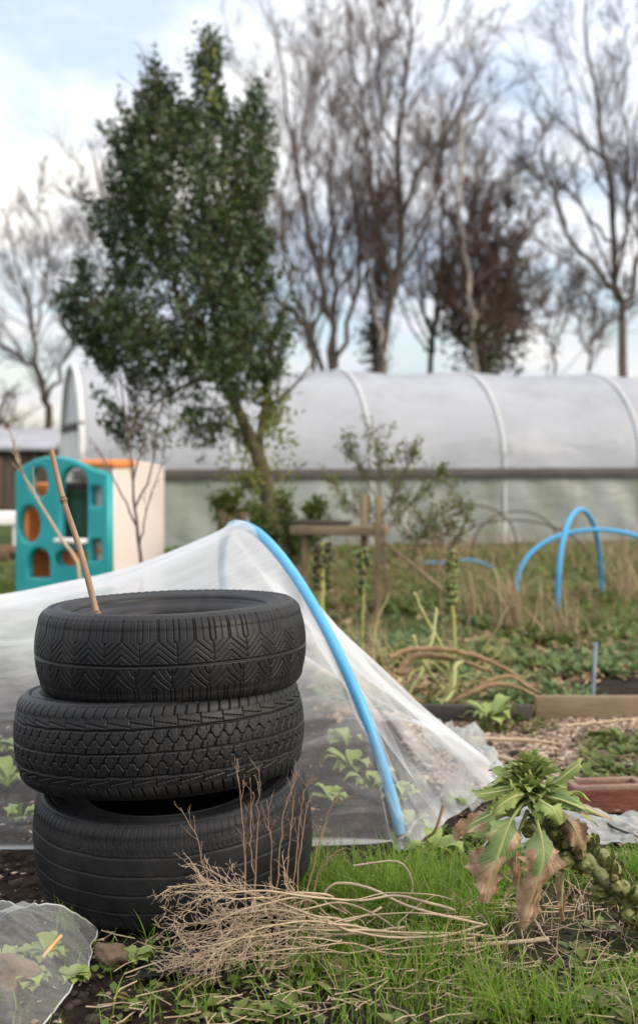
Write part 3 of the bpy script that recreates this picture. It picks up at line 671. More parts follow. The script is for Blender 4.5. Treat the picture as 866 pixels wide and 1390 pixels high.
for k in range(1, 11):     # crop posts and training canes inside, faint through the film
    mb = MB(); tube(mb, [tp(k * SP - .8, HW - .4, 0), tp(k * SP - .75, HW - .4, 1.75)], .02, 4, 6); mb.build('inner_post', M['timber'], tun)
# near end: gable film above, door frame below
mb = MB(); g = []
gz = 1.32
def zt_at(yy):
    return np.interp(yy, yb, zb)
ys_ = np.linspace(.03, 2 * HW - .03, 40); top_ = np.array([zt_at(a) for a in ys_]) - .01; bot_ = np.minimum(np.full(40, gz), top_)
Vg = np.stack([[tp(.03 + .01 * np.sin(a * 9), a, b), tp(.03, a, c)] for a, b, c in zip(ys_, top_, bot_)]).reshape(-1, 3)
i = np.arange(39) * 2; mb.add(Vg, np.stack([i, i + 1, i + 3, i + 2], -1)); mb.build('gable_film', M['doorfilm'], tun)
mb = MB(); box(mb, tp(.0, HW, gz), (2 * HW - .12, .05, .09), ang + pi / 2, bev=.005); mb.build('lintel', M['timberdark'], tun)
for a in (.1, .92, 1.92, 2 * HW - .1):
    mb = MB(); box(mb, tp(.0, a, gz / 2 - .03), (.06, .07, gz - .06), ang, bev=.005); mb.build('door_post', M['white'], tun)
for a, b in ((.14, .88), (1.96, 2 * HW - .14)):
    mb = MB(); q = np.array([tp(.02, a, .02), tp(.02, b, .02), tp(.02, b, gz - .05), tp(.02, a, gz - .05)]); mb.add(q, [[0, 1, 2, 3]]); mb.build('door_film', M['doorfilm'], tun)

# ================================================================== PLAYHOUSE
Cn = np.array([(147 - 433) / F * 9.2, 9.2, 0]); fu = np.array([-.866, .5, 0]); su = np.array([.5, .866, 0]); fn = np.array([-.5, -.866, 0])
ph = thing('playhouse', 'plastic toy cube playhouse with teal holed front, cream side and orange insides', 'playhouse', Cn + fu * .43 + su * .3)
def fpt(px, py):
    """photo pixel -> (distance along the front wall, height)"""
    k = (px - 433) / F; w = (Cn[0] - k * Cn[1]) / (k * .5 + .866); Yd = Cn[1] + .5 * w
    return w, CH - (py - HZ) / F * Yd
def plate(name, outline, holes, th, mt, org, ux, nz, par, bev=.012):
    """flat plate with holes from 2-D outlines, real thickness and rounded edges"""
    cu = bpy.data.curves.new(name, 'CURVE'); cu.dimensions = '2D'; cu.fill_mode = 'BOTH'; cu.extrude = th / 2 - bev; cu.bevel_depth = bev; cu.bevel_resolution = 2
    for pl in [outline] + holes:
        sp = cu.splines.new('POLY'); sp.points.add(len(pl) - 1); sp.use_cyclic_u = True
        for p_, q in zip(sp.points, pl): p_.co = (q[0], q[1], 0, 1)
    tmp = bpy.data.objects.new('tmp', cu); C.objects.link(tmp)
    me = bpy.data.meshes.new_from_object(tmp); bpy.data.objects.remove(tmp)
    V = np.zeros(len(me.vertices) * 3); me.vertices.foreach_get('co', V); V = V.reshape(-1, 3)
    ux = np.array(ux, float); nz = np.array(nz, float)
    W = np.array(org) + V[:, :1] * ux + V[:, 1:2] * np.array([0, 0, 1.]) + V[:, 2:3] * nz
    o_ = W.mean(0); me.vertices.foreach_set('co', (W - o_).ravel()); me.update()
    me.materials.clear(); me.materials.append(M[mt] if isinstance(mt, str) else mt)
    o = bpy.data.objects.new(name, me); C.objects.link(o); o.location = o_.tolist(); WORLD[o.name] = o_; o.parent = par
    o.matrix_parent_inverse = Matrix.Translation((-WORLD[par.name]).tolist()); return o
def rr_(pl, n=26, pw=3.0):
    """rounded shape through a pixel box x0,y0,x1,y1"""
    x0, y0, x1, y1 = pl; x0 -= 3; y0 -= 3; x1 += 3; y1 += 3; a = np.linspace(0, 2 * pi, n + 1)[:-1]; cx, cy = (x0 + x1) / 2, (y0 + y1) / 2
    return [fpt(cx + (x1 - x0) / 2 * np.sign(cos(t)) * abs(cos(t)) ** (2 / pw), cy + (y1 - y0) / 2 * np.sign(sin(t)) * abs(sin(t)) ** (2 / pw)) for t in a]
def arch_(x0, y0, x1, y1, n=14):
    x0 -= 3; y0 -= 3; x1 += 3; y1 += 3; cx = (x0 + x1) / 2; rx = (x1 - x0) / 2; ry = rx * 1.25
    pts = [(cx + rx * cos(t), y0 + ry - ry * sin(t)) for t in np.linspace(0, pi, n)]
    return [fpt(*q) for q in pts + [(x0, y1), (x1, y1)]]
W_ = fpt(20, 700)[0]
out = [fpt(144, 645), fpt(136, 643), fpt(124, 639), fpt(110, 632), fpt(95, 626), fpt(80, 623), fpt(62, 623), fpt(46, 627), fpt(34, 634), fpt(23, 643), (W_ - .02, .02), (.02, .02)]
holes = [arch_(83, 634, 118, 737), rr_((43, 634, 64, 676), pw=2.3), rr_((26, 686, 54, 737), pw=2.1), arch_(39, 744, 67, 785), rr_((79, 748, 118, 766)), rr_((123, 660, 137, 688), pw=5), rr_((123, 732, 137, 762), pw=5)]
front = plate('front_panel', out, holes, .07, 'teal', Cn + fn * -.035, fu, fn, ph, .018)
# side walls, back wall, sill, inside
def slab(name, o0, ux, L, H, th, mt, nz, holes=[], topc=.0):
    ol = [(0, 0.02), (L, .02), (L, H)] + [(L - L * k / 8, H + topc * sin(pi * k / 8)) for k in range(1, 8)] + [(0, H)]
    return plate(name, ol, holes, th, mt, o0, ux, nz, ph, .016)
slab('side_panel', Cn + su * .085 + fu * .03, su, .56, .925, .055, 'beige', (su * 0 + np.array([.866, -.5, 0])), [], .035)
slab('inner_panel', Cn + su * .07 + fu * (W_ - .06), su, .55, .80, .05, 'orange', (.866, -.5, 0))
circ = [(.60 + .13 * cos(t), .30 + .16 * sin(t)) for t in np.linspace(0, 2 * pi, 20)[:-1]]
0 and slab('back_panel', Cn + su * .62 + fu * .08, fu, W_ - .10, .86, .05, 'orange', fn, [[(.25 + .17 * cos(t), .55 + .24 * sin(t)) for t in np.linspace(0, 2 * pi, 24)[:-1]]], .06)
mb = MB(); box(mb, Cn + fu * .20 + su * .17 + (0, 0, .958), (.44, .26, .06), R(150), bev=.028); mb.build('roof_panel', M['orange'], ph)
mb = MB(); a_, b_ = fpt(84, 733), fpt(118, 733); box(mb, Cn + fu * (a_[0] + b_[0]) / 2 + (0, 0, a_[1]) + fn * .03, (abs(a_[0] - b_[0]) + .02, .10, .035), R(150), bev=.012); mb.build('window_sill', M['white'], front)
for a0, b0, c0, d0 in ((120, 656, 140, 692), (120, 728, 140, 766)):
    (w0, z0), (w1, z1) = fpt(a0, b0), fpt(c0, d0); mb = MB(); box(mb, Cn + fu * (w0 + w1) / 2 + su * .085 + (0, 0, (z0 + z1) / 2), (abs(w0 - w1) + .02, .02, abs(z0 - z1) + .02), R(150), bev=.004); mb.build('light_panel', M['beige'], ph)
# slide tube inside
mb = MB(); pts = [Cn + su * .2 + fu * .62 + (0, 0, .3), Cn + su * .35 + fu * .6 + (0, 0, .34)]
mb = MB(); box(mb, Cn + fu * .43 + su * .33 + (0, 0, .345), (.70, .52, .05), R(150), bev=.02); mb.build('inner_floor', M['orange'], ph)
# green storage tub seen through the window
a_, b_ = fpt(88, 720), fpt(114, 720); cx = Cn + fu * .50 + su * .30 + (0, 0, .375)
bt = thing('storage_bin', 'dark green plastic bin seen through the window of the playhouse', 'bin', (cx[0], cx[1], cx[2]))
mb = MB(); zz = np.array([0, .02, .30, .37, .37, .39, .39]) + cx[2]; rr = [.13, .14, .165, .17, .185, .185, .17]
tubes(mb, np.array([[cx[0], cx[1], q] for q in zz])[None] * 1.0, np.array(rr)[None], 28, cap=True); mb.build('bin_body', M['greenbin'], bt)
mb = MB(); tubes(mb, np.array([[cx[0], cx[1], q] for q in np.array([.39, .42, .445, .45]) + cx[2]])[None], np.array([.19, .19, .15, .04])[None], 28, cap=True); mb.build('bin_lid', M['timberdark'], bt)

# ================================================================== SHED, BENCH, LOG at the left edge
sc_ = np.array([-5.75, 22, 0])
sh = thing('shed', 'low dark wooden shed with a grey felt roof behind the playhouse at the left', 'shed', sc_)
mb = MB(); box(mb, sc_ + (0, 0, .56), (2.8, 1.6, 1.12), R(3), bev=.01); mb.build('wall', mat('shed_board', [(.05, .038, .03), (.11, .085, .07)], 3, .9, .6, 8, stretch=(6, 6, .4)), sh)
mb = MB(); Mr = np.array([[1, 0, 0], [0, cos(.17), -sin(.17)], [0, sin(.17), cos(.17)]]); box(mb, sc_ + (0, 0, 1.24), (3.1, 1.9, .06), M=Mr, bev=.01); mb.build('roof', M['roofgrey'], sh)
for k in range(5):
    mb = MB(); box(mb, sc_ + (-1.25 + .62 * k, -.815, .56), (.07, .03, 1.05), bev=.004); mb.build('wall_batten', M['timberdark'], sh)
mb = MB(); box(mb, sc_ + (.45, -.82, .55), (.5, .05, .8), bev=.01); mb.build('door', mat('shed_door', [(.10, .06, .045), (.16, .10, .075)], 3, .9), sh)
bc = P(2, 700, 13.0)
bh = thing('bench', 'pale slatted garden bench cut off by the left edge', 'bench', (bc[0], 13, 0))
for k in range(4):
    mb = MB(); box(mb, (bc[0] - .45, 12.85 + .09 * k, .44), (1.4, .075, .03), bev=.004); mb.build('seat_slat', M['white'], bh)
mb = MB(); box(mb, (bc[0] - .45, 12.8, .38), (1.36, .03, .085), bev=.004); mb.build('apron', M['white'], bh)
for sx in (-1.08, .18):
    for sy in (12.84, 13.1):
        mb = MB(); box(mb, (bc[0] + sx, sy, .21), (.05, .05, .41), bev=.004); mb.build('leg', M['white'], bh)
for i, (a, b, r, l) in enumerate(((-10, 731, .085, 'brown log lying in front of the pale bench'), (12, 722, .055, 'thin short log resting against the larger log by the bench'))):
    c = P(a, b, 12.3); c[2] = r if i == 0 else r + .06
    mb = MB(); tube(mb, [c + (-.5 + .2 * i, .05, 0), c + (0, 0, .01), c + (.18, -.03, -.02 * i)], [r, r * 1.05, r * .92], 14, 12, wob=.004); tag(mb.build('log', M['log']), l, 'log')

# ================================================================== RUSTIC TIMBER STAND behind the stalks
wt = thing('wooden_stand', 'rough timber stand of a thick plank on posts beside the leaning evergreen tree', 'stand', (P(460, 760, 8.6)[0], 8.6, 0))
a, b = P(402, 720, 8.75), P(522, 719, 8.5)
mb = MB(); box(mb, (a + b) / 2, (np.linalg.norm(b - a), .18, .06), -.3, bev=.008); mb.build('plank', M['timber'], wt)
mb = MB(); box(mb, (a + b) / 2 + (-.12, .03, .05), (np.linalg.norm(b - a) * .62, .14, .02), -.25, bev=.004); mb.build('top_board', M['timberdark'], wt)
for px, y0, Yd in ((494, 672, 8.62), (513, 674, 8.45), (414, 712, 8.7)):
    p_ = P(px, y0, Yd); mb = MB(); box(mb, (p_[0], Yd, p_[2] / 2), (.038, .038, p_[2]), .2, bev=.006); mb.build('post', M['timber'], wt)
mb = MB(); tube(mb, [P(521, 735, 8.4), P(600, 800, 8.2)], .014, 5, 6); mb.build('brace', M['timber'], wt)
for px, y0 in ((312, 678), (330, 690), (300, 684)):
    p_ = P(px, y0, 10.6); mb = MB(); box(mb, (p_[0], 10.6, p_[2] / 2), (.05, .05, p_[2]), .3, bev=.006)
    tag(mb.build('stake', M['timber']), {312: 'tallest of the wooden stakes left of the leaning tree trunk', 330: 'wooden stake closest to the leaning tree trunk', 300: 'leftmost wooden stake beside the leaning trunk'}[px], 'stake')

# ================================================================== BLUE HOOPS BEYOND
def hoop(f1, f2, top_, r, mt, label, group=None, nm='hoop'):
    f1, f2, tp_ = np.array(f1), np.array(f2), np.array(top_)
    t = np.linspace(0, pi, 50); mid = (f1 + f2) / 2; lean = tp_[:2] - mid[:2]
    Q = np.zeros((50, 3)); Q[:, :2] = mid[:2] + np.cos(t)[:, None] * (f1 - f2)[:2] / 2 + np.sin(t)[:, None] * lean; Q[:, 2] = tp_[2] * np.sin(t) ** .8
    mb = MB(); tubes(mb, Q[None], np.full((1, 50), r), 10, cap=True); return tag(mb.build(nm, M[mt]), label, 'hoop', group)
f = P(757, 810, 8.4); f[2] = 0; g_ = P(816, 772, 9.6); g_[2] = 0
hoop(f, g_, P(786, 692, 8.9), .017, 'hoopfar', 'tall narrow bright blue hoop standing among dead grass at right')
f = P(701, 800, 8.9); f[2] = 0; g_ = P(940, 800, 9.3); g_[2] = 0
hoop(f, g_, P(806, 719, 9.2), .016, 'hoopfar', 'wide low blue hoop crossing behind the tall blue hoop and leaving the right edge')
for k, (x0, x1, xt, yt, Yd, lb) in enumerate(((560, 700, 640, 686, 12.2, 'leftmost thin grey hoop of the old net frame before the polytunnel'), (610, 800, 690, 706, 11.6, 'lowest thin grey hoop of the old net frame before the polytunnel'), (640, 760, 700, 694, 12.6, 'rear thin grey hoop of the old net frame before the polytunnel'))):
    f = P(x0, 790, Yd); f[2] = 0; g_ = P(x1, 790, Yd + .6); g_[2] = 0
    hoop(f, g_, P(xt, yt, Yd), .008, 'timberdark', lb, 'thin grey hoops before the polytunnel')
f = P(575, 760, 11.2); g_ = P(668, 770, 11.4); mb = MB(); tube(mb, [f + (0, 0, -.02), P(600, 764, 11.3), P(640, 760, 11.3), g_], .009, 20, 8)
tag(mb.build('pipe', M['hoopfar']), 'faint blue pipe lying low before the polytunnel', 'pipe')

# ================================================================== BRICK, EDGING, STAKE, CORD, STICKS
def brick():
    Yb = 3.86; c = (P(760, 1090, Yb) + P(858, 1090, Yb)) / 2; L = .225; Wd = .105; H = .068
    t = thing('brick', 'red brick with pale lime marks lying on the soil at the right edge', 'brick', (c[0] + .02, Yb, 0))
    cc = np.array([c[0] + .03, Yb + .02, .040]); rz = R(7)
    mb = MB(); box(mb, cc, (L, Wd, H), rz, bev=.004); mb.build('brick_body', M['brickface'], t)
    c_, s_ = cos(rz), sin(rz); Mx = np.array([[c_, -s_, 0], [s_, c_, 0], [0, 0, 1]])
    for sx, sy, a, b in ((0, -.041, L, .022), (0, .041, L, .022), (-.1, 0, .024, .06), (.1, 0, .024, .06)):
        mb = MB(); box(mb, cc + Mx @ np.array([sx, sy, H / 2 + .005]), (a - .002, b, .014), rz, bev=.003); mb.build('raised_rim', M['brick'], t)
brick()
e0, e1 = G(640, 975), G(905, 975)
ed = thing('edging_board', 'mossy timber board edging the wood chip path', 'board', ((e0 + e1) / 2))
mb = MB(); a = G(725, 974); b = G(930, 976); box(mb, (a + b) / 2 + (0, 0, .042), (np.linalg.norm(b - a), .035, .092), -.01, bev=.004); mb.build('board', M['timber'], ed)
mb = MB(); a = G(560, 975); b = G(722, 974); box(mb, (a + b) / 2 + (0, 0, .015), (np.linalg.norm(b - a), .035, .075), .0, bev=.006); mb.build('rotten_board', M['timberdark'], ed)
mb = MB(); a = G(803, 948, .0); tube(mb, [P(803, 948, 5.5) * (1, 1, 1) - (0, 0, .06), P(806, 915, 5.5), P(808, 872, 5.52)], .0085, 10, 8); tag(mb.build('stake', M['bluestake']), 'slim blue grey stake upright behind the edging board', 'stake')
mb = MB(); tube(mb, [G(700, 1120, .02), P(795, 1096, 3.70), G(830, 1122, .03), G(905, 1150, .012)], .0035, 30, 6); tag(mb.build('cord', M['cable']), 'thin dark green cord trailing from the brick over the mesh', 'cord')
STK = (([(648, 1019), (700, 1035), (770, 1060)], .009, 'drystem', 'longest pale stick lying slanted on the wood chips'), ([(640, 1003), (700, 1004), (760, 1010)], .007, 'drystem', 'straight thin stick lying level across the wood chips'), ([(735, 1062), (775, 1055), (800, 1068)], .006, 'drystem', 'short stick by the top of the brick'), ([(770, 985), (866, 975)], .005, 'drystem', 'thin stick near the edging board'))
for pts, r, mt, lb in STK:
    mb = MB(); tube(mb, [G(x, y, r + .012) for x, y in pts], [r, r, r * .6], 20, 7, wob=.002); tag(mb.build('stick', M[mt]), lb, 'stick', 'sticks on the wood chips')

# ================================================================== EVERGREEN TREE
YT = 10.0
ht = thing('evergreen_tree', 'dense dark evergreen tree with a leaning trunk rising behind the mesh tent', 'tree', (P(378, 700, YT)[0], YT, 0))
limbs = [([(384, 801), (378, 745), (366, 690), (357, 640), (338, 590), (322, 555), (300, 510)], [.115, .085, .075, .072, .058, .05, .04]),
         ([(357, 640), (352, 600), (362, 540), (368, 470), (352, 400), (345, 300), (345, 125)], [.05, .042, .035, .03, .022, .015, .004]),
         ([(322, 555), (300, 480), (285, 380), (275, 260), (285, 60)], [.05, .04, .03, .02, .004]),
         ([(318, 540), (270, 470), (235, 380), (215, 260), (212, 88)], [.045, .035, .025, .018, .004]),
         ([(300, 510), (250, 480), (190, 430), (100, 405)], [.03, .022, .015, .005]),
         ([(300, 510), (260, 520), (215, 545), (185, 585)], [.03, .02, .012, .005]),
         ([(300, 500), (320, 420), (310, 330), (325, 200)], [.03, .02, .012, .005]),
         ([(285, 400), (230, 330), (180, 260), (160, 210)], [.022, .016, .01, .004]),
         ([(338, 590), (290, 575), (240, 600)], [.025, .015, .006])]
mb = MB(); LB = []
for i, (pts, r) in enumerate(limbs):
    yo = [0, .05, .2, -.15, -.3, -.35, .35, .3, -.2][i]
    Q = np.array([P(x, y, YT + (yo * min(1, (j + .0) / max(1, len(pts) - 1)) if i else 0)) for j, (x, y) in enumerate(pts)])
    if i == 0: Q[0, 2] = -.02
    Qs = spline(Q, 30); rr = .82 * np.interp(np.linspace(0, 1, 30), np.linspace(0, 1, len(r)), r) * (1 + .06 * np.sin(np.arange(30) * 1.7))
    tubes(mb, Qs[None], rr[None], 10); LB.append((Qs, rr))
mb.build('trunk', M['hollytrunk'], ht)
PL = np.stack([q for q, _ in LB[1:]]); PR = np.stack([r for _, r in LB[1:]])
b1, r1 = grow(PL, PR, 16, .1, .98, .8, .28, .5, .10, .10, 6, .004); b2, r2 = grow(b1, r1, 5, .2, 1, .7, .45, .5, .08, .14, 5, .0025)
# crown outline in the photo, as a closed loop
OUT = np.array([(285, 52), (294, 80), (297, 120), (303, 160), (318, 168), (328, 150), (338, 120), (346, 112), (355, 150), (358, 200), (364, 235), (360, 280), (350, 315), (345, 345), (362, 385), (380, 430), (386, 455), (372, 480), (380, 510), (365, 545), (345, 570), (322, 600), (285, 590), (262, 612), (235, 598), (200, 606), (170, 595), (150, 572), (180, 545), (178, 515), (150, 505), (130, 480), (95, 435), (100, 400), (118, 372), (150, 378), (160, 350), (148, 325), (130, 300), (150, 285), (160, 250), (163, 200), (172, 160), (186, 165), (190, 132), (202, 150), (206, 110), (213, 80), (222, 110), (231, 150), (238, 162), (256, 160), (262, 150), (270, 110), (276, 75)], float)
def inside(x, y, poly):
    c = np.zeros(len(x), bool); n = len(poly); j = n - 1
    for i in range(n):
        xi, yi = poly[i]; xj, yj = poly[j]
        c ^= ((yi > y) != (yj > y)) & (x < (xj - xi) * (y - yi) / (yj - yi + 1e-9) + xi); j = i
    return c
def edged(x, y, poly):
    d = np.full(len(x), 1e9)
    for i in range(len(poly)):
        a = poly[i - 1]; b = poly[i]; ab = b - a; t = np.clip(((x - a[0]) * ab[0] + (y - a[1]) * ab[1]) / (ab @ ab), 0, 1)
        d = np.minimum(d, np.hypot(x - a[0] - t * ab[0], y - a[1] - t * ab[1]))
    return d
n = 11000; x = rng.uniform(90, 390, n); y = rng.uniform(50, 615, n); jx = 11 * fbm(x * .09, y * .06, 301, 3, gain=.8); jy = 9 * fbm(x * .10, y * .05, 302, 3, gain=.8); ok = inside(x + jx, y + jy, OUT) & ~((y > 548) & (x > 306 + (y - 548) * .6)); x, y = x[ok], y[ok]; dd = edged(x, y, OUT)
dep = np.minimum(dd / 70, 1) ** .6 * .62; yd = YT + rng.uniform(-1, 1, len(x)) * (dep + .05) - (x - 240) * .0006
dens = .5 + .5 * fbm(x * .035, y * .030, 61, 3) + .12
dens = dens + .5 * np.exp(-((x - 238) / 40) ** 2 - ((y - 240) / 75) ** 2); keep = rng.uniform(0, 1, len(x)) < np.clip(dens * .38 + .11, .09, .43) * np.where(y > 505, .36, 1) * np.where(dd < 14, .9, 1) * np.where((x < 150), .75, 1)
x, y, yd = x[keep], y[keep], yd[keep]
CC = np.stack([(x - 433) / F * yd, yd, CH - (y - HZ) / F * yd], 1)
mb = MB(); tubes(mb, b1, r1, 4); tubes(mb, b2, r2, 3)
# a twig through each clump
up = unit(rng.normal(size=CC.shape) * .55 + np.array([0, 0, .8]) + (CC - np.array([P(290, 400, YT)])) * .35)
tw = CC[:, None] + up[:, None] * (np.linspace(-.10, .12, 4))[None, :, None]; tubes(mb, tw, np.full((len(CC), 4), .003) * np.array([1, .9, .7, .4]), 3); mb.build('branches', M['hollytrunk'], ht)
sh_x = np.array([285, 275, 294, 213, 206, 222, 345, 338, 355, 190, 172, 163, 150, 130, 118, 100, 95, 362, 380, 384, 372, 360, 150, 236, 256, 303, 318, 100, 140, 180, 165, 128, 155, 350, 366])
sh_y = np.array([52, 78, 80, 82, 112, 112, 115, 125, 148, 140, 160, 200, 250, 290, 375, 400, 430, 240, 430, 455, 490, 350, 330, 188, 150, 165, 185, 415, 480, 520, 585, 470, 545, 310, 380])
st = []
for a_, b_ in zip(sh_x, sh_y):
    o_ = P(a_, b_ + (26 if b_ < 160 else 8), YT + rng.uniform(-.2, .2)); cx_ = P(250, 380, YT); dd2 = unit(unit(o_ - cx_) * .5 + np.array([0, 0, 1.]) + rng.normal(size=3) * .15)
    for q_ in np.arange(-.16, .14, .035): st.append(np.concatenate([o_ + dd2 * q_, dd2]))
st = np.array(st); CC = np.concatenate([CC, st[:, :3]]); up = np.concatenate([up, st[:, 3:]])
nl = 15; k = len(CC); tt = rng.uniform(-.08, .13, (k, nl)); cen_ = CC[:, None] + up[:, None] * tt[..., None] + rng.normal(size=(k, nl, 3)) * .022
dr = unit(rng.normal(size=(k, nl, 3)) + up[:, None] * .7)
mb = MB(); leaves(mb, cen_.reshape(-1, 3), dr.reshape(-1, 3), rng.uniform(.035, .065, k * nl), rng.uniform(.018, .030, k * nl)); crown_mb = mb
# new yellow green growth on the sunny side and at the foot
n = 700; px = np.concatenate([rng.normal(348, 16, 330) + np.where(rng.uniform(0, 1, 330) < .6, 26, -22), rng.normal(374, 9, 170), rng.normal(225, 30, 60), rng.normal(312, 8, 60), rng.normal(285, 6, 80)]); py = np.concatenate([rng.uniform(555, 668, 330), rng.uniform(530, 600, 170), rng.uniform(560, 600, 60), rng.uniform(235, 300, 60), rng.uniform(60, 150, 80)])
yd = YT - .2 + rng.normal(size=n) * .22; c_ = np.stack([(px - 433) / F * yd, yd, CH - (py - HZ) / F * yd], 1)
c_ = c_[rng.uniform(0, 1, n) < .36]; c_ = (c_[:, None] + rng.normal(size=(len(c_), 3, 3)) * .03).reshape(-1, 3)
leaves(crown_mb, c_, unit(rng.normal(size=c_.shape) + (0, 0, .6)), rng.uniform(.04, .065, len(c_)), .026, mi=1); crown_mb.build('crown', [M['holly'], M['hollynew']], ht)

# ================================================================== BARE TREES
def bare(label, base_px, Yd, limbs, nch=(13, 7, 5), lr=(.42, .42, .45), mt='twig_far', trunkmat=None, up=.07, minr=.0048, ivy=None, name='bare_tree', yv=1.6, grp=None, ang=(.62, .6, .6)):
    bx = (base_px - 433) / F * Yd
    t = thing(name, label, 'tree', (bx, Yd, 0), grp)
    mb = MB(); LQ = []; LR = []
    for pts, r in limbs:
        k = len(pts); yo = np.cumsum(rng.normal(size=k)) * yv * .35; yo[0] = 0
        Q = np.array([P(x, y, Yd + o) for (x, y), o in zip(pts, yo)])
        if pts[0][1] > 560 or pts[0] == (base_px, 520): Q[0, 2] = min(Q[0, 2], 0)
        Q = spline(Q, 16); w = np.arange(16) / 15.
        Q[1:-1] += rng.normal(size=(14, 3)) * .05
        rr = .52 * (r[0] * (1 - w) ** .9 * (1 - r[1] / r[0]) + r[1])
        tubes(mb, Q[None], rr[None], 8); LQ.append(Q); LR.append(rr)
    mb.build('trunk', trunkmat or M['bark'], t)
    A = np.stack(LQ); Ar = np.stack(LR)
    a1, s1 = grow(A, Ar, nch[0] + 5, .22, .99, ang[0], lr[0], .42, up, .12, 7, minr * 1.5, apex=.45)
    a2, s2 = grow(a1, s1, nch[1] + 2, .15, 1, ang[1], lr[1], .5, up, .12, 6, minr * 1.15)
    a3, s3 = grow(a2, s2, nch[2] + 4, .1, 1, ang[2], lr[2] + .08, .6, up, .14, 5, minr)
    mb = MB(); tubes(mb, a1, s1, 4); tubes(mb, a2, s2, 3); tubes(mb, a3, s3, 3); crown_ = mb.build('crown', M[mt], t)
    if ivy:
        n, sp, ix = ivy; j = rng.choice(ix, n); q = rng.uniform(.0, .75, n) * 15; i0 = q.astype(int); c = A[j, i0] + (A[j, i0 + 1] - A[j, i0]) * (q - i0)[:, None]
        c = c + rng.normal(size=c.shape) * sp
        mb = MB(); leaves(mb, c, rdir(n), rng.uniform(.12, .24, n), rng.uniform(.09, .16, n)); mb.build('ivy', M['ivy'], crown_)
    return t
# left group
bare('forked bare tree standing behind the shed at the far left', 65, 30, [([(65, 640), (66, 585), (63, 540), (52, 500), (46, 450), (28, 380), (8, 290)], (.20, .03)), ([(63, 545), (78, 515), (94, 480), (103, 430), (108, 350), (100, 280)], (.10, .02)), ([(60, 520), (35, 490), (5, 465), (-35, 430)], (.10, .025)), ([(46, 460), (62, 400), (60, 330), (48, 265)], (.07, .015))], (12, 7, 5), mt='twig_far2')
bare('dark low crooked tree at the left edge above the shed', -20, 27, [([(-30, 640), (-28, 560), (0, 572), (30, 586)], (.12, .03)), ([(-28, 570), (0, 555), (14, 540), (24, 575)], (.10, .02)), ([(-20, 560), (-5, 590), (40, 600)], (.06, .02))], (5, 3, 2), mt='twig_far2', lr=(.3, .4, .4))
bare('thin crowned bare tree half hidden behind the left side of the evergreen', 150, 42, [([(155, 640), (150, 520), (160, 420), (150, 330), (135, 240), (120, 190)], (.2, .03)), ([(155, 420), (185, 330), (190, 240), (200, 170)], (.12, .02)), ([(152, 380), (120, 310), (95, 250)], (.1, .02)), ([(150, 330), (165, 250), (160, 180)], (.09, .02))], (13, 8, 5), mt='twig_far2', lr=(.36, .42, .45))
# centre group
bare('many stemmed bare tree right of the evergreen crown', 455, 34, [([(455, 640), (450, 500), (443, 420), (425, 330), (405, 240), (385, 120), (378, 30)], (.20, .03)), ([(455, 520), (430, 470), (385, 415), (350, 355), (335, 315)], (.16, .05)), ([(450, 500), (455, 400), (448, 300), (450, 200), (440, 80)], (.16, .03)), ([(455, 510), (480, 420), (485, 330), (478, 230), (490, 120)], (.14, .03)), ([(445, 430), (410, 370), (370, 300), (360, 200)], (.10, .02))], (15, 8, 5))
bare('bare tree with a trunk leaning left behind the evergreen', 425, 31, [([(430, 640), (425, 500), (420, 450), (395, 380), (380, 300), (395, 200), (410, 130)], (.14, .02)), ([(422, 470), (440, 380), (425, 260), (415, 180), (425, 60)], (.11, .02))], (13, 8, 5))
bare('tallest bare tree in the middle with its top reaching the upper edge', 520, 33, [([(520, 640), (515, 500), (530, 400), (545, 300), (542, 210), (548, 110), (556, 5), (558, -60)], (.24, .03)), ([(545, 290), (570, 230), (610, 180), (640, 110), (655, 70)], (.13, .02)), ([(530, 400), (510, 300), (500, 200), (480, 90), (470, 0)], (.13, .02)), ([(542, 230), (520, 150), (510, 60), (505, -20)], (.09, .02)), ([(535, 370), (580, 300), (600, 230), (610, 150)], (.10, .02)), ([(520, 470), (500, 410), (495, 330), (470, 250)], (.10, .02))], (16, 8, 5))
bare('slender bare tree with ivy covered stem just left of the tallest tree', 510, 35, [([(505, 640), (505, 500), (512, 380), (515, 260), (505, 150)], (.16, .03)), ([(508, 480), (535, 400), (525, 330), (540, 250)], (.1, .02))], (12, 6, 4), ivy=(900, .16, [0]))
bare('reddish twiggy bare tree right of the tallest tree', 590, 36, [([(585, 640), (585, 500), (595, 400), (600, 300), (598, 200), (620, 110)], (.17, .025)), ([(588, 480), (570, 380), (565, 280), (580, 190)], (.11, .02)), ([(592, 440), (620, 350), (650, 270), (665, 200)], (.11, .02)), ([(596, 390), (640, 300), (640, 220)], (.09, .02))], (14, 8, 5))
bare('pale barked birch with a slim straight trunk right of centre', 648, 30, [([(650, 640), (648, 500), (640, 430), (634, 360), (630, 320), (622, 230), (628, 150)], (.135, .03)), ([(642, 440), (665, 390), (690, 340)], (.05, .015))], (12, 6, 4), trunkmat=M['birch'], name='birch_tree', lr=(.26, .4, .45))
bare('second paler stem leaning left below the tallest tree', 520, 31, [([(530, 640), (522, 500), (512, 430), (502, 380), (500, 330)], (.085, .03))], (9, 5, 3), trunkmat=M['birch'], name='birch_tree', lr=(.3, .4, .4))
bare('dark dense twiggy tree partly clad in ivy behind the birch', 650, 36, [([(655, 640), (655, 500), (648, 430), (640, 360), (650, 300)], (.2, .04)), ([(655, 510), (680, 440), (695, 370), (725, 300)], (.13, .03)), ([(655, 500), (620, 440), (600, 380)], (.12, .03)), ([(660, 500), (690, 470), (705, 420)], (.1, .03)), ([(650, 430), (665, 350), (690, 290)], (.09, .02))], (22, 11, 7), ivy=(1500, .40, [0, 1, 2, 3, 4]), minr=.008)
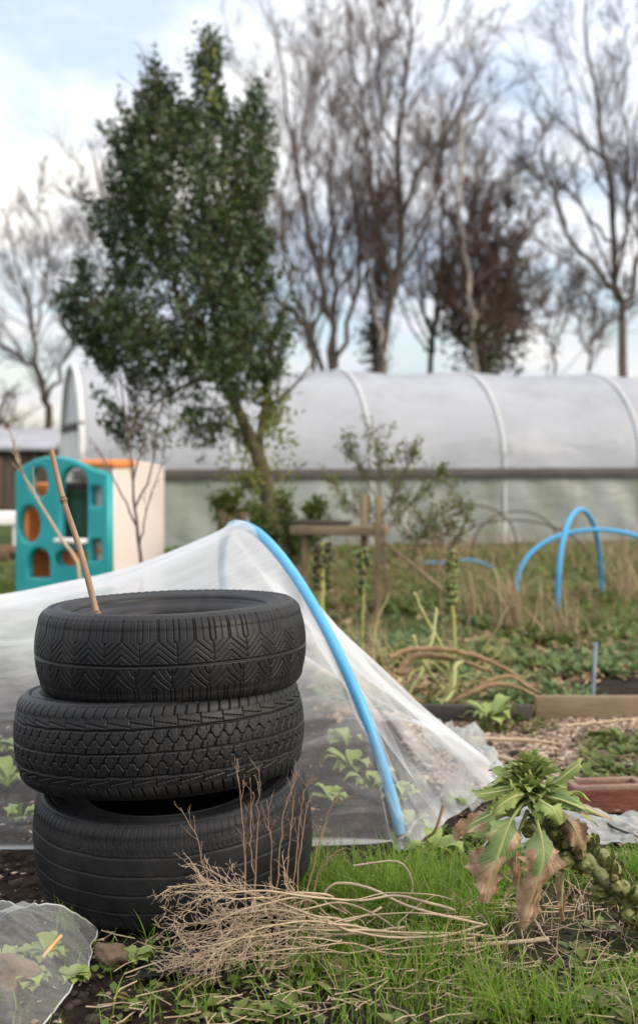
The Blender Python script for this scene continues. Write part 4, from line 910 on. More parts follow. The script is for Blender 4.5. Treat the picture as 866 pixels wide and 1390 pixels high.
# right group
bare('large forked bare tree at the right edge', 845, 28, [([(846, 640), (845, 500), (843, 430), (838, 400), (832, 320), (824, 230), (812, 150), (800, 60), (795, -10)], (.21, .03)), ([(838, 400), (800, 355), (765, 300), (750, 260), (738, 215), (730, 150)], (.11, .02)), ([(832, 330), (795, 290), (760, 250), (722, 232), (700, 190)], (.07, .02)), ([(843, 430), (862, 370), (870, 280), (858, 200), (872, 120)], (.14, .03)), ([(836, 380), (850, 300), (852, 210), (845, 120), (852, 30)], (.08, .02))], (13, 7, 5), mt='twig_far2', lr=(.34, .42, .45))
bare('small bare tree between the birch and the right edge tree, the nearer to the birch', 758, 38, [([(755, 640), (752, 500), (745, 440), (730, 380)], (.10, .02)), ([(752, 480), (770, 420), (790, 360)], (.08, .02)), ([(750, 470), (715, 420), (700, 370)], (.07, .02))], (10, 7, 5), minr=.007, grp='small background trees')
bare('small bare tree next to the large forked tree at the right edge', 800, 40, [([(800, 640), (800, 500), (808, 430), (815, 370)], (.10, .02)), ([(800, 480), (780, 430), (770, 380)], (.08, .02)), ([(803, 470), (825, 430), (850, 390)], (.07, .02))], (10, 7, 5), minr=.007, grp='small background trees')
# ================================================================== SMALL BARE SAPLINGS AND SHRUBS
def sapling(name, label, Yd, limbs, nch, mt, ln=(.35, .4), leaf=None, minr=.0022, cat='shrub', ang=.6):
    Q0 = np.array([P(x, y, Yd) for x, y in limbs[0][0]]); base = Q0[0].copy(); base[2] = 0
    t = thing(name, label, cat, base); mb = MB(); LQ = []; LR = []
    for i, (pts, r) in enumerate(limbs):
        Q = np.array([P(x, y, Yd + (0 if i == 0 else .06 * j * (-1) ** i)) for j, (x, y) in enumerate(pts)])
        if i == 0: Q = np.concatenate([base[None], Q[1:]]) if Q[0, 2] < .3 else np.concatenate([base[None], Q])
        Q = spline(Q, 14); Q[1:-1] += rng.normal(size=(12, 3)) * .0025; w = np.linspace(0, 1, 14)
        rr = r * (1 - .75 * w); tubes(mb, Q[None], rr[None], 7); LQ.append(Q); LR.append(rr)
    mb.build('stem', mt, t); A = np.stack(LQ); Ar = np.stack(LR)
    a1, s1 = grow(A, Ar, nch[0], .25, .99, ang, ln[0], .5, .08, .05, 6, minr); a2, s2 = grow(a1, s1, nch[1], .2, 1, ang, ln[1], .6, .06, .12, 5, minr * .8)
    mb = MB(); tubes(mb, a1, s1, 4); tubes(mb, a2, s2, 3); mb.build('twigs', mt, t)
    if leaf:
        n, lm, ls = leaf; ap = np.concatenate([a1[:, 2:].reshape(-1, 3), a2[:, 1:].reshape(-1, 3)]); c = ap[rng.integers(0, len(ap), n)] + rng.normal(size=(n, 3)) * .02
        mb = MB(); leaves(mb, c, unit(rng.normal(size=(n, 3)) + (0, 0, .4)), rng.uniform(.6, 1.3, n) * ls, ls * .45); mb.build('leaves', lm, t)
    return t
M['sapbark'] = mat('purple_brown_bark', [(.10, .065, .06), (.17, .12, .11)], 12, .7)
sapling('sapling', 'bare reddish sapling in front of the cream side of the playhouse', 6.6, [([(192, 770), (190, 745), (183, 690), (181, 650), (170, 560), (164, 505)], .012), ([(183, 690), (205, 640), (212, 590), (215, 560)], .006), ([(186, 715), (165, 670), (140, 620), (120, 590)], .006), ([(190, 740), (203, 680), (225, 620)], .005), ([(181, 650), (195, 600), (190, 540)], .005)], (5, 3), M['sapbark'], (.3, .4), minr=.0018, ang=.45)
sapling('dead_stalk', 'dead pale stalk leaning left in front of the teal playhouse wall', 6.0, [([(108, 775), (85, 735), (55, 685), (33, 645), (22, 620)], .011), ([(33, 645), (18, 600), (12, 570)], .004)], (6, 3), M['drystem'], (.16, .3), minr=.002, cat='stalk')
sapling('weedy_shrub', 'wispy shrub with sparse leaves before the polytunnel beside the timber stand', 8.9, [([(525, 790), (520, 720), (515, 660), (512, 600)], .010), ([(520, 700), (545, 650), (560, 600)], .006), ([(518, 690), (490, 640), (465, 600)], .006), ([(520, 720), (570, 670), (600, 640)], .006), ([(520, 730), (540, 690), (530, 620)], .006), ([(521, 740), (480, 690), (450, 650)], .004)], (13, 7), M['sapbark'], (.38, .45), (1300, M['weed'], .036))
sapling('weedy_shrub', 'low twiggy brown shrub to the right of the timber stand', 8.3, [([(600, 800), (590, 750), (575, 700)], .008), ([(598, 780), (620, 730), (640, 690)], .006), ([(598, 790), (570, 740), (540, 710)], .005), ([(598, 780), (600, 720), (610, 670)], .005)], (14, 7), M['brownstem'], (.45, .45), (700, M['weed'], .035))
sapling('leafy_bush', 'green leafy bush round the foot of the leaning evergreen trunk', 9.3, [([(395, 800), (390, 740), (385, 690)], .012), ([(395, 780), (420, 730), (425, 690)], .008), ([(394, 790), (365, 740), (350, 700)], .008), ([(394, 780), (410, 740), (440, 720)], .008), ([(394, 790), (400, 760), (380, 700)], .007)], (14, 7), M['hollytrunk'], (.40, .5), (2600, M['weed'], .05))
sapling('leafy_bush', 'small yellow green bush left of the leaning evergreen trunk', 10.3, [([(330, 790), (325, 720), (318, 680)], .010), ([(330, 760), (345, 700), (338, 660)], .007), ([(330, 760), (305, 710), (300, 680)], .007)], (11, 6), M['hollytrunk'], (.40, .45), (1400, M['hollynew'], .045))

# bolted stalks with seed heads
def bolted(label, pts, Yd, r, head, hm='sproutgreen', lf=14, hw=1.7):
    base = P(*pts[0], Yd); base[2] = 0
    t = thing('bolted_stalk', label, 'stalk', base, 'bolted stalks behind the mesh tent'); Q = np.array([base] + [P(x, y, Yd) for x, y in pts[1:]])
    mb = MB(); Qs = tube(mb, Q, [r * 1.1, r, r * .7], 30, 10, wob=.0012); mb.build('stem', M['stalkgreen'], t)
    mb = MB(); n = head; tt = rng.uniform(.55, 1, n); i = (tt * 29).astype(int); c = Qs[i]; a = rng.uniform(0, 2 * pi, n); rad = r * hw + .006 * hw
    cc = c + np.stack([np.cos(a) * rad, np.sin(a) * rad, rng.normal(size=n) * .006], 1)
    for q, s_ in zip(cc, rng.uniform(.007, .013, n) * (1 + .3 * (hw - 1))):
        k = np.linspace(0, pi, 5); tubes(mb, (q[None] + np.stack([0 * k, 0 * k, -np.cos(k) * s_], 1))[None], (np.sin(k) * s_ * 1.05 + 1e-4)[None], 6)
    mb.build('seed_head', M[hm], t)
    mb = MB(); tt = rng.uniform(.1, 1, lf); c = Qs[(tt * 29).astype(int)]; d = unit(rng.normal(size=(lf, 3)) + (0, 0, -.2)); leaves(mb, c, d, rng.uniform(.03, .07, lf), .018); mb.build('leaves', M['weedpale'], t)
bolted('thick yellow green stalk with a dark knobbly head, just right of the blue hoop', [(434, 880), (436, 830), (437, 780), (438, 736)], 6.6, .0155, 90, 'seedhead')
bolted('thin stalk with drooping brown leaves between the two thick knobbly stalks', [(492, 900), (492, 840), (494, 780), (490, 745)], 6.2, .006, 18, 'seedhead', 60)
bolted('knobbly stalk with a dark tip, rightmost of the three upright stalks', [(618, 900), (616, 850), (612, 800), (616, 745)], 6.3, .009, 110, 'sproutgreen', 16)
t_ = None
# pale and brown bent stems on the bed
BENT = [([(528, 893), (560, 881), (620, 884), (680, 905), (738, 948)], 5.45, .011, 'canebrown', 'brown bent stem arching over the others behind the edging board'),
        ([(520, 905), (545, 935), (575, 962), (612, 972), (640, 955)], 5.4, .010, 'canebrown', 'brown stem curving down to the soil, lowest of the bent stems'),
        ([(598, 972), (630, 944), (680, 928), (735, 948)], 5.38, .010, 'canebrown', 'brown stem rising to the right above the rotten board'),
        ([(540, 915), (560, 892), (610, 893), (668, 912)], 5.5, .013, 'canebrown', 'thickest brown stem of the bent stems'),
        ([(592, 968), (613, 940), (618, 905), (628, 898)], 5.36, .009, 'stalkpale', 'yellow hooked stem standing up in front of the brown bent stems'),
        ([(560, 862), (575, 900), (608, 945), (625, 958)], 5.6, .008, 'stalkpale', 'pale green stem falling to the right behind the bent brown stems'),
        ([(556, 950), (575, 905), (588, 860), (592, 825)], 5.7, .008, 'stalkpale', 'pale green stem rising to the right, tallest of the pale stems'),
        ([(563, 805), (575, 835), (600, 880), (612, 925)], 5.8, .007, 'stalkpale', 'long pale green stem leaning right over the bed'),
        ([(548, 960), (535, 925), (522, 895)], 5.5, .006, 'canebrown', 'short brown stem beside the mesh tent edge'),
        ([(650, 930), (690, 918), (720, 935), (745, 962)], 5.45, .008, 'canebrown', 'brown stem ending at the rotten board')]
for pts, Yd, r, mt, lb in BENT:
    mb = MB(); Q = np.array([P(x, y, Yd + .04 * j) for j, (x, y) in enumerate(pts)]); Q[:, 2] = np.maximum(Q[:, 2], .01)
    tube(mb, Q, [r, r * 1.1, r * .7], 36, 9, wob=.0015); tag(mb.build('bent_stalk', M[mt]), lb, 'stem', 'bent stems on the bed')

M['tangle'] = mat('tangle_stem', [(.2, .17, .07), (.3, .27, .12)], 10, .7, island_cols=[(.16, .10, .05), (.36, .36, .14), (.30, .22, .12), (.22, .26, .08)], island=.8)
mb = MB(); n = 130; xx = rng.uniform(505, 700, n); yy = rng.uniform(885, 965, n); b_ = np.array([G(a, c) for a, c in zip(xx, yy)]); dr_ = unit(rng.normal(size=(n, 3)) * np.array([1, .7, 0]) + np.array([0, 0, 1.]) * rng.uniform(.05, .9, n)[:, None]); ln_ = rng.uniform(.12, .42, n)
c = b_.copy(); out_ = [c]; dd_ = dr_
for s_ in range(6):
    dd_ = unit(dd_ + rng.normal(size=dd_.shape) * .22 - np.array([0, 0, .12])); c = c + dd_ * (ln_ / 6)[:, None]; c[:, 2] = np.maximum(c[:, 2], .01); out_.append(c)
tubes(mb, np.stack(out_, 1), (rng.uniform(.0022, .0065, n)[:, None] * np.linspace(1, .5, 7)), 6)
tag(mb.build('stem_tangle', M['tangle']), 'tangle of pale green and brown fallen stems on the bed around the bent stems', 'stems', None, 'stuff')
# VEGETATION COVER
def scatter(n, x0, x1, y0, y1, fn=None):
    """points on the ground inside a photo-pixel window (rows measured at ground height)"""
    px = rng.uniform(x0, x1, n); Yn = CH * F / (y1 - HZ); Yf = CH * F / (y0 - HZ); Yy = np.sqrt(rng.uniform(Yn ** 2, Yf ** 2, n))
    q = np.stack([(px - 433) / F * Yy, Yy, 0 * Yy], 1); q[:, 2] = gh(q[:, 0], q[:, 1])
    if fn is not None: q = q[fn(q) > rng.uniform(0, 1, len(q))]
    return q
def clumpy(seed, f, lo=-.2, hi=.9): return lambda q: sstep(lo, hi, fbm(q[:, 0] * f, q[:, 1] * f, seed, 3))
def hdir(n):
    a = rng.uniform(0, 2 * pi, n); return np.stack([np.cos(a), np.sin(a), 0 * a], 1)
def stuff(mb, name, mt, label, cat): return tag(mb.build(name, mt), label, cat, None, 'stuff')
def rosettes(mb, q, nleaf, ln, wd, lift=.6):
    k = len(q); d = hdir(k * nleaf); d[:, 2] = rng.uniform(.1, 1, k * nleaf) * lift; c = np.repeat(q, nleaf, 0) + d * .01
    L = rng.uniform(.6, 1.3, k * nleaf) * np.repeat(rng.uniform(.6, 1.3, k), nleaf) * ln
    leaves(mb, c + (0, 0, .005), d, L, L * wd, fold=.12, nrm=unit(np.cross(d, np.cross(np.array([0, 0, 1.]), d)) + rng.normal(size=d.shape) * .15))
# far and middle weeds
mb = MB(); rosettes(mb, scatter(9500, 380, 900, 745, 915, clumpy(71, 2.6, -.5, .6)), 7, .072, .40, 1.3); rosettes(mb, scatter(1400, -40, 300, 750, 800), 6, .08, .25, 1.2)
stuff(mb, 'weeds', M['weed'], 'low green weeds covering the neglected beds before the polytunnel', 'weeds')
mb = MB(); rosettes(mb, scatter(2600, 430, 880, 840, 965, clumpy(72, 4, -.4, .6)), 7, .055, .42, 1.4); stuff(mb, 'bed_weeds', M['weedpale'], 'pale green seedlings in the bed behind the edging board', 'weeds')
mb = MB(); q = scatter(14000, 380, 900, 748, 905, clumpy(73, 1.7, -.6, .6)); blades(mb, q, hdir(len(q)), rng.uniform(.04, .19, len(q)), .006, rng.uniform(.1, .8, len(q)))
stuff(mb, 'rough_grass', M['grassdull'], 'rough dull green grass on the beds before the polytunnel', 'grass')
mb = MB(); q = scatter(5000, -60, 260, 745, 830); blades(mb, q, hdir(len(q)), rng.uniform(.03, .08, len(q)), .010, .3); stuff(mb, 'lawn_grass', M['grass'], 'bright short lawn by the playhouse at the left', 'grass')
mb = MB(); q = scatter(1700, 380, 900, 742, 880, clumpy(75, 2.2, -.2, .7)); blades(mb, q, hdir(len(q)), rng.uniform(.06, .27, len(q)), .005, rng.uniform(.1, 1.0, len(q)))
q = scatter(500, 560, 900, 742, 775); blades(mb, q, hdir(len(q)), rng.uniform(.15, .32, len(q)), .008, rng.uniform(.1, .8, len(q)))
stuff(mb, 'dead_grass', M['straw'], 'dead straw coloured grass before the polytunnel', 'grass')
mb = MB(); q = scatter(300, 400, 900, 744, 900); h = rng.uniform(.08, .40, len(q)); ln_ = hdir(len(q)) * (h * rng.uniform(.05, .6, len(q)))[:, None]
Qd = q[:, None] + ln_[:, None] * (np.linspace(0, 1, 5) ** 1.5)[None, :, None]; Qd[..., 2] += h[:, None] * np.linspace(0, 1, 5)[None]; tubes(mb, Qd, np.full((len(q), 5), .003) * np.linspace(1, .4, 5), 4)
a1, s1 = grow(Qd, np.full((len(q), 5), .003), 4, .3, 1, .7, .4, .7, .1, .15, 4, .0018); tubes(mb, a1, s1, 3)
stuff(mb, 'dead_stems', M['brownstem'], 'thin brown dead weed stems standing over the neglected beds', 'dead stems')
mb = MB(); q = scatter(5000, 400, 900, 746, 905, clumpy(79, 2.8, -.1, .8)); d = hdir(len(q)); d[:, 2] = rng.uniform(-.2, .8, len(q)); leaves(mb, q + (0, 0, .02), d, rng.uniform(.03, .09, len(q)), rng.uniform(.02, .04, len(q)), fold=.3)
stuff(mb, 'leaf_litter', M['deadleaf'], 'brown leaf litter among the weeds before the polytunnel', 'dead leaves')
# leaning dry tuft behind the board, right
for cx, cy, n, hh, lb in ((700, 858, 95, .55, 'large tuft of leaning straw stalks below the blue hoops'), (760, 872, 40, .42, 'smaller straw tuft to the right of the large leaning tuft'), (500, 905, 40, .30, 'short brown tuft beside the mesh tent'), (850, 815, 60, .5, 'straw tuft under the wide blue hoop at the right edge'), (640, 838, 45, .42, 'thin straw tuft just left of the large leaning tuft')):
    g = G(cx, cy); q = g + hdir(n) * rng.uniform(0, .14, n)[:, None]; q[:, 2] = 0
    mb = MB(); blades(mb, q, unit(hdir(n) + (-.5, 0, 0)), rng.uniform(.5, 1.1, n) * hh, .0085, rng.uniform(.15, .95, n), seg=6)
    tag(mb.build('dry_tuft', M['straw']), lb, 'dry grass', 'straw tufts')
# dead leaves in bed
mb = MB(); q = scatter(4600, 430, 890, 862, 972, clumpy(76, 3, -1.1, .3)); d = hdir(len(q)); d[:, 2] = rng.normal(size=len(q)) * .4; leaves(mb, q + (0, 0, .012), d, rng.uniform(.03, .085, len(q)), rng.uniform(.02, .045, len(q)), fold=.3, nrm=unit(rng.normal(size=d.shape) * .6 + (0, 0, 1)))
stuff(mb, 'dead_leaves', M['deadleaf'], 'curled brown and yellow dead leaves littering the bed behind the board', 'dead leaves')
# wood chips
def chips(mb, q, s, mt=0):
    n = len(q); d = hdir(n); d[:, 2] = rng.normal(size=n) * .25; d = unit(d); nn = unit(rng.normal(size=(n, 3)) * .35 + (0, 0, 1)); sd = unit(np.cross(d, nn)); up_ = np.cross(sd, d)
    L = rng.uniform(.5, 1.5, n)[:, None] * s; W = L * rng.uniform(.25, .7, n)[:, None]; H = L * .16
    V = [];
    for a in (-1, 1):
        for b in (-1, 1):
            for c_ in (-1, 1): V.append(q + d * L * a * (.5 + .1 * b) + sd * W * b * .5 + up_ * H * c_ * .5 + (0, 0, .004))
    V = np.stack(V, 1); F6 = np.array([[0, 1, 3, 2], [4, 6, 7, 5], [0, 4, 5, 1], [2, 3, 7, 6], [0, 2, 6, 4], [1, 5, 7, 3]])
    mb.add(V.reshape(-1, 3), ((np.arange(n) * 8)[:, None, None] + F6[None]).reshape(-1, 4), mt)
mb = MB(); pathf = lambda q: sstep(.25, .40, q[:, 0] + .05 * fbm(q[:, 1] * 3, q[:, 0] * 3, 4, 3)) * np.where(q[:, 1] < 4.45, .45 + .4 * np.sign(fbm(q[:, 0] * 3, q[:, 1] * 3, 8, 3)), 1)
chips(mb, scatter(11000, 540, 900, 966, 1075, pathf), .022); stuff(mb, 'wood_chips', M['chips'], 'brown and buff wood chips spread on the path below the edging board', 'wood chips')
mb = MB(); chips(mb, scatter(1500, 620, 900, 1040, 1165), .014); chips(mb, scatter(700, -60, 440, 980, 1390), .011); stuff(mb, 'bark_bits', M['chips'], 'scattered bark bits on the dark soil', 'bark bits')
# soil clods
def clods(mb, q, s):
    n = len(q); ph = np.array([[0, 0, 1], [.9, 0, .3], [.28, .85, .3], [-.73, .53, .3], [-.73, -.53, .3], [.28, -.85, .3], [.73, .53, -.4], [-.28, .85, -.4], [-.9, 0, -.4], [-.28, -.85, -.4], [.73, -.53, -.4]])
    Fc = np.array([[0, 1, 2], [0, 2, 3], [0, 3, 4], [0, 4, 5], [0, 5, 1], [1, 6, 2], [2, 6, 7], [2, 7, 3], [3, 7, 8], [3, 8, 4], [4, 8, 9], [4, 9, 5], [5, 9, 10], [5, 10, 1], [1, 10, 6]])
    V = q[:, None] + ph[None] * (rng.uniform(.4, 1.4, (n, 1, 1)) ** 1.6 * s) * rng.uniform(.6, 1.3, (n, 11, 1)) * np.array([1, 1, .75])
    mb.add(V.reshape(-1, 3), ((np.arange(n) * 11)[:, None, None] + Fc[None]).reshape(-1, 3))
mb = MB(); clods(mb, scatter(9000, -80, 960, 985, 1392), .008); clods(mb, scatter(1300, -80, 960, 1000, 1392), .017)
stuff(mb, 'soil_clods', M['clod'], 'crumbly dark soil clods between the tyres and the path', 'soil')
# foreground grass
mb = MB()
gf = lambda q: sstep(-.42, -.02, q[:, 0]) * sstep(3.34, 3.14, q[:, 1] + .05 * np.sin(q[:, 0] * 20)) * np.where(q[:, 0] > .42, .45, 1) * np.where(q[:, 1] < 2.95, .24, 1) * np.clip(.75 + .5 * fbm(q[:, 0] * 6, q[:, 1] * 6, 91, 3), .15, 1)
q = scatter(17000, 395, 690, 1140, 1400, gf); h = rng.uniform(.045, .125, len(q)) * np.where(q[:, 1] > 3.0, 1.3, .8) * (1 + .25 * fbm(q[:, 0] * 9, q[:, 1] * 9, 92, 2)); blades(mb, q, hdir(len(q)), h, .0030, rng.uniform(.1, 1.1, len(q)))
q = scatter(5200, 640, 900, 1165, 1400, clumpy(93, 5, -.7, .5)); blades(mb, q, hdir(len(q)), rng.uniform(.04, .11, len(q)), .0032, rng.uniform(.2, 1.2, len(q)))
q = scatter(300, -40, 430, 1290, 1400, clumpy(94, 4, -.2, .9)); blades(mb, q, hdir(len(q)), rng.uniform(.03, .09, len(q)), .003, rng.uniform(.2, 1, len(q)))
stuff(mb, 'grass', M['grass'], 'bright green grass growing between the tyres and the sprout plant', 'grass')
mb = MB(); q = scatter(2600, 420, 900, 1150, 1400, gf); blades(mb, q, hdir(len(q)), rng.uniform(.05, .12, len(q)), .0026, rng.uniform(.4, 1.5, len(q))); q = scatter(120, 600, 900, 1160, 1400); blades(mb, q, hdir(len(q)), rng.uniform(.05, .12, len(q)), .0026, rng.uniform(.4, 1.5, len(q)))
stuff(mb, 'withered_grass', M['straw'], 'withered blades mixed into the green foreground grass', 'grass')
mb = MB(); q = scatter(560, 130, 900, 1215, 1400); n = len(q); d = hdir(n); L_ = rng.uniform(.02, .10, n)[:, None]; bw = np.cross(d, [0, 0, 1.]) * rng.normal(size=(n, 1)) * .012
Qd = np.stack([q - d * L_ / 2, q + bw, q + d * L_ / 2], 1); Qd[..., 2] = rng.uniform(.008, .022, (n, 1)); tubes(mb, Qd, np.full((n, 3), 1.) * rng.uniform(.0006, .0018, (n, 1)), 4)
stuff(mb, 'straw_litter', M['drystem'], 'short broken straw and stem bits lying flat on the foreground soil', 'straw')
mb = MB(); rosettes(mb, scatter(520, 430, 900, 1200, 1400, clumpy(95, 6, -.6, .6)), 8, .030, .7, .8); rosettes(mb, scatter(60, 130, 440, 1290, 1400), 7, .03, .65, .7); rosettes(mb, scatter(130, 560, 720, 1130, 1190), 7, .035, .5, .9)
rosettes(mb, scatter(150, 790, 900, 1000, 1062), 8, .036, .45, .9); rosettes(mb, scatter(40, 640, 760, 960, 990), 7, .045, .45, .9)
stuff(mb, 'clover_weeds', M['weed'], 'small round leaved weeds low in the foreground grass and by the path', 'weeds')
# grass tufts at the foot of the tyres
for k, (px, py, n, lb) in enumerate(((92, 1262, 26, 'small grass tuft at the left foot of the lowest tyre'), (205, 1296, 14, 'small grass tuft at the front foot of the lowest tyre'), (350, 1300, 18, 'small grass tuft under the dry stem heap'))):
    g = G(px, py); g[1] = min(g[1], 2.79) if k else 2.92; g[0] = (px - 433) / F * g[1]; q = g + hdir(n) * rng.uniform(0, .03, n)[:, None]; q[:, 2] = 0
    mb = MB(); blades(mb, q, hdir(n), rng.uniform(.04, .12, n), .0035, rng.uniform(.1, 1, n)); tag(mb.build('grass_tuft', M['grass']), lb, 'grass', 'grass tufts by the tyres')

def rosette_plant(label, g, n, ln, mt, wr=.32, lift=.7, name='weed_plant', seed=0, group=None):
    g = np.array(g, float); r = np.random.default_rng(seed); mb = MB()
    for k in range(n):
        a = r.uniform(0, 2 * pi); L = ln * r.uniform(.6, 1.15); d = np.array([cos(a), sin(a), 0]); e = lift * r.uniform(.5, 1.3)
        pts = [g + (0, 0, .004), g + d * L * .35 + (0, 0, L * e * .55), g + d * L * .75 + (0, 0, L * e * .75), g + d * L + (0, 0, L * e * .5)]
        broadleaf(mb, pts, [.003, .004, L * wr * .7, L * wr, L * wr * .8, L * wr * .3, .001], np.cross(d, [0, 0, 1.]), .1, .14, 12, 5, 3, dead0=1.3, seed=seed * 50 + k)
    return tag(mb.build(name, M[mt]), label, 'weed', group)
# weeds growing under the mesh
for k, (px, py, L, lb) in enumerate(((505, 1062, .13, 'pale weed under the mesh, right of the hoop foot and nearest the tent end'), (478, 1040, .14, 'tall pale weed under the mesh just left of the hoop'), (540, 1075, .11, 'weed under the mesh behind the hoop foot'), (560, 1110, .09, 'low weed under the mesh beside the hoop foot'), (450, 1075, .10, 'weed under the mesh close to the lowest tyre'), (470, 1000, .13, 'weed under the mesh along its far edge right of the tyres'), (12, 1055, .13, 'large pale weed under the mesh by the left edge'), (30, 1100, .10, 'yellow green weed under the mesh left of the lowest tyre'), (-10, 1010, .14, 'weed far under the mesh at the left edge'), (35, 1020, .10, 'small weed under the mesh left of the middle tyre'), (620, 1085, .08, 'weed under the mesh in the gathered tent end'))):
    rosette_plant(lb, G(px, py + 15), 14, L * .62, 'cabgreen', .3, 1.0, seed=100 + k, group='weeds under the mesh')
rosette_plant('green leafy weed at the corner of the rotten board', G(665, 985), 22, .12, 'cabgreen', .26, .9, seed=130)
rosette_plant('dark green weed under the edge of the tent end', G(590, 1168), 16, .09, 'cabgreen', .3, .8, seed=131)
for k, (px, Yd, L, lb) in enumerate(((62, 2.74, .075, 'crinkled grey green weed inside the clear mesh cover'), (8, 2.70, .07, 'small weed inside the clear mesh cover at the left edge'), (100, 2.62, .06, 'low weed inside the clear mesh cover near its hem'), (40, 2.6, .07, 'weed in the front of the clear mesh cover'))):
    rosette_plant(lb, [(px - 433) / F * Yd, Yd, 0], 34, L * .62, 'cabgreen', .42, .9, seed=140 + k, group='weeds in the mesh cover')
rosette_plant('tiny bright green weed in front of the lowest tyre', [(180 - 433) / F * 2.72, 2.72, 0.0], 10, .04, 'cabgreen', .45, .8, seed=150)
def stone(label, c, s, seed, mt='stone', name='clod'):
    import bmesh
    bm = bmesh.new(); bmesh.ops.create_icosphere(bm, subdivisions=4, radius=1); V = np.array([v.co[:] for v in bm.verts]); Fc = np.array([[v.index for v in f.verts] for f in bm.faces]); bm.free()
    r = 1 + .16 * fbm(V[:, 0] * 2 + seed, V[:, 1] * 2 + V[:, 2] * 1.7, seed, 5, gain=.6); mb = MB(); mb.add(V * r[:, None] * np.array(s) + np.array(c), Fc); return tag(mb.build(name, M[mt]), label, 'clod')
stone('light brown clod of earth under the clear mesh cover', [(20 - 433) / F * 2.6, 2.60, .022], (.05, .04, .034), 3)
stone('brown clod of earth between the mesh cover and the lowest tyre', [(150 - 433) / F * 2.73, 2.74, .012], (.036, .035, .026), 5)
mb = MB(); a = P(58, 1300, 2.60); b = P(84, 1270, 2.66); tube(mb, [a, (a + b) / 2 + (.001, 0, .002), b], [.003, .004, .0032], 8, 6); tag(mb.build('wood_splinter', M['orangewood']), 'orange wood splinter under the clear mesh cover', 'splinter')
crumple('plastic_scrap', 'shiny black plastic scrap on the soil in front of the lowest tyre', quad_fn([-.36, 2.76, 0], [-.24, 2.78, 0], [-.23, 2.66, 0], [-.37, 2.64, 0]), 40, 30, 'blackplastic', .012, 77, z0=.004)

# ================================================================== DRY STEM HEAP
heap = []
for k in range(16):
    y_r = rng.uniform(1225, 1300); x_r = rng.uniform(440, 700); x_l = rng.uniform(222, 290); y_l = rng.uniform(1185, 1300); xm = rng.uniform(380, 470)
    ym = np.interp(k, [0, 15], [1215, 1296]) + rng.normal() * 16; yl = np.interp(k, [0, 15], [1202, 1304]) + rng.normal() * 13; yr = np.interp(k, [0, 15], [1235, 1300]) + rng.normal() * 16
    Yl = rng.uniform(2.56, 2.70); 
    pts = [P(x_r, yr, 2.78 if yr > 1285 else 2.86), P((x_r + xm) / 2 + rng.normal() * 15, (yr + ym) / 2 + rng.normal() * 12, 2.72), P(xm, ym, 2.68), P((xm + x_l) / 2, (ym + yl) / 2 - rng.uniform(0, 14), Yl), P(x_l, yl, Yl - .02)]
    pts = np.array(pts); pts[:, 2] = np.maximum(pts[:, 2], .012 + .02 * rng.uniform(0, 1, 5)); heap.append(pts)
LOOK = ['topmost long dry stem of the pale heap before the tyres', 'pale stem curling up over the dry heap', 'dry stem crossing the green grass', 'straw coloured stem in the upper part of the heap', 'dry stem reaching under the sprout plant', 'kinked pale stem in the heap', 'thin twisted dry stem in the heap', 'long pale stem in the middle of the heap', 'dry stem with a thick right end', 'brownish dry stem low in the heap', 'lowest thick dry stem along the bottom of the picture']
for k, pts in enumerate(heap):
    mb = MB(); Q = spline(pts, 46); w = np.linspace(0, 1, 46); Q += np.stack([0 * w, np.sin(w * 13 + k) * .006, np.sin(w * 9 + k * 2) * .006 + np.sin(w * 27 + k) * .0016], 1)
    r0 = rng.uniform(.0013, .0034); rr = r0 * (1 - .72 * w ** 1.3)
    o = thing('dry_stalk', 'uprooted dry pale stem with wiry side twigs in the heap before the tyres', 'dry stem', (Q[:, 0].mean(), Q[:, 1].mean(), 0), 'dry stems heaped before the tyres')
    tubes(mb, Q[None], rr[None], 7, cap=True); mb.build('stem', M['drystem'], o)
    a1, s1 = grow(Q[None, 14:], rr[None, 14:], 12, .3, 1, .62, .25, .6, .0, .20, 9, .0008, apex=.1); a2, s2 = grow(a1, s1, 4, .2, 1, .6, .42, .65, .0, .24, 7, .0008, apex=.3)
    a3, s3 = grow(a2[::2], s2[::2], 2, .2, 1, .8, .5, .7, .0, .3, 5, .0007, apex=.3)
    for A in (a1, a2, a3): A[..., 2] = np.maximum(A[..., 2], .004); A[..., 0] = np.maximum(A[..., 0], -.335 + .03 * np.sin(A[..., 2] * 60)); A[..., 1] = np.minimum(A[..., 1], 2.80)
    mb = MB(); tubes(mb, a1, s1, 4); tubes(mb, a2, s2, 3); tubes(mb, a3, s3, 3); mb.build('side_twigs', M['drytwig'], o)
# thick bent stems at right
for i, (pts, r, lb) in enumerate((([(745, 1275), (660, 1282), (580, 1288), (520, 1268), (455, 1270), (400, 1290)], .0062, 'thickest dry stem lying along the bottom of the grass'), ([(655, 1255), (560, 1232), (500, 1205), (455, 1200), (440, 1222), (470, 1240)], .0042, 'pale stem making a loop over the grass'), ([(640, 1290), (560, 1270), (500, 1262), (450, 1252), (380, 1250)], .005, 'dry stem just above the thickest one'), ([(585, 1292), (540, 1262), (560, 1235), (590, 1215)], .0025, 'thin dry twig standing out of the grass'), ([(745, 1300), (720, 1240), (700, 1205), (690, 1180)], .003, 'pale straight twig leaning behind the drooping leaves'), ([(480, 1175), (540, 1170), (560, 1200), (552, 1225)], .003, 'arched pale stem over the bright grass'))):
    Q = np.array([P(x, y, 2.80) for x, y in pts]); Q[:, 2] = np.maximum(Q[:, 2], .012); mb = MB(); tube(mb, Q, [r * .72, r * .75, r * .4], 50, 8, wob=.0003); tag(mb.build('dry_stalk', M['drystem']), lb, 'dry stem', 'loose dry stems on the grass')
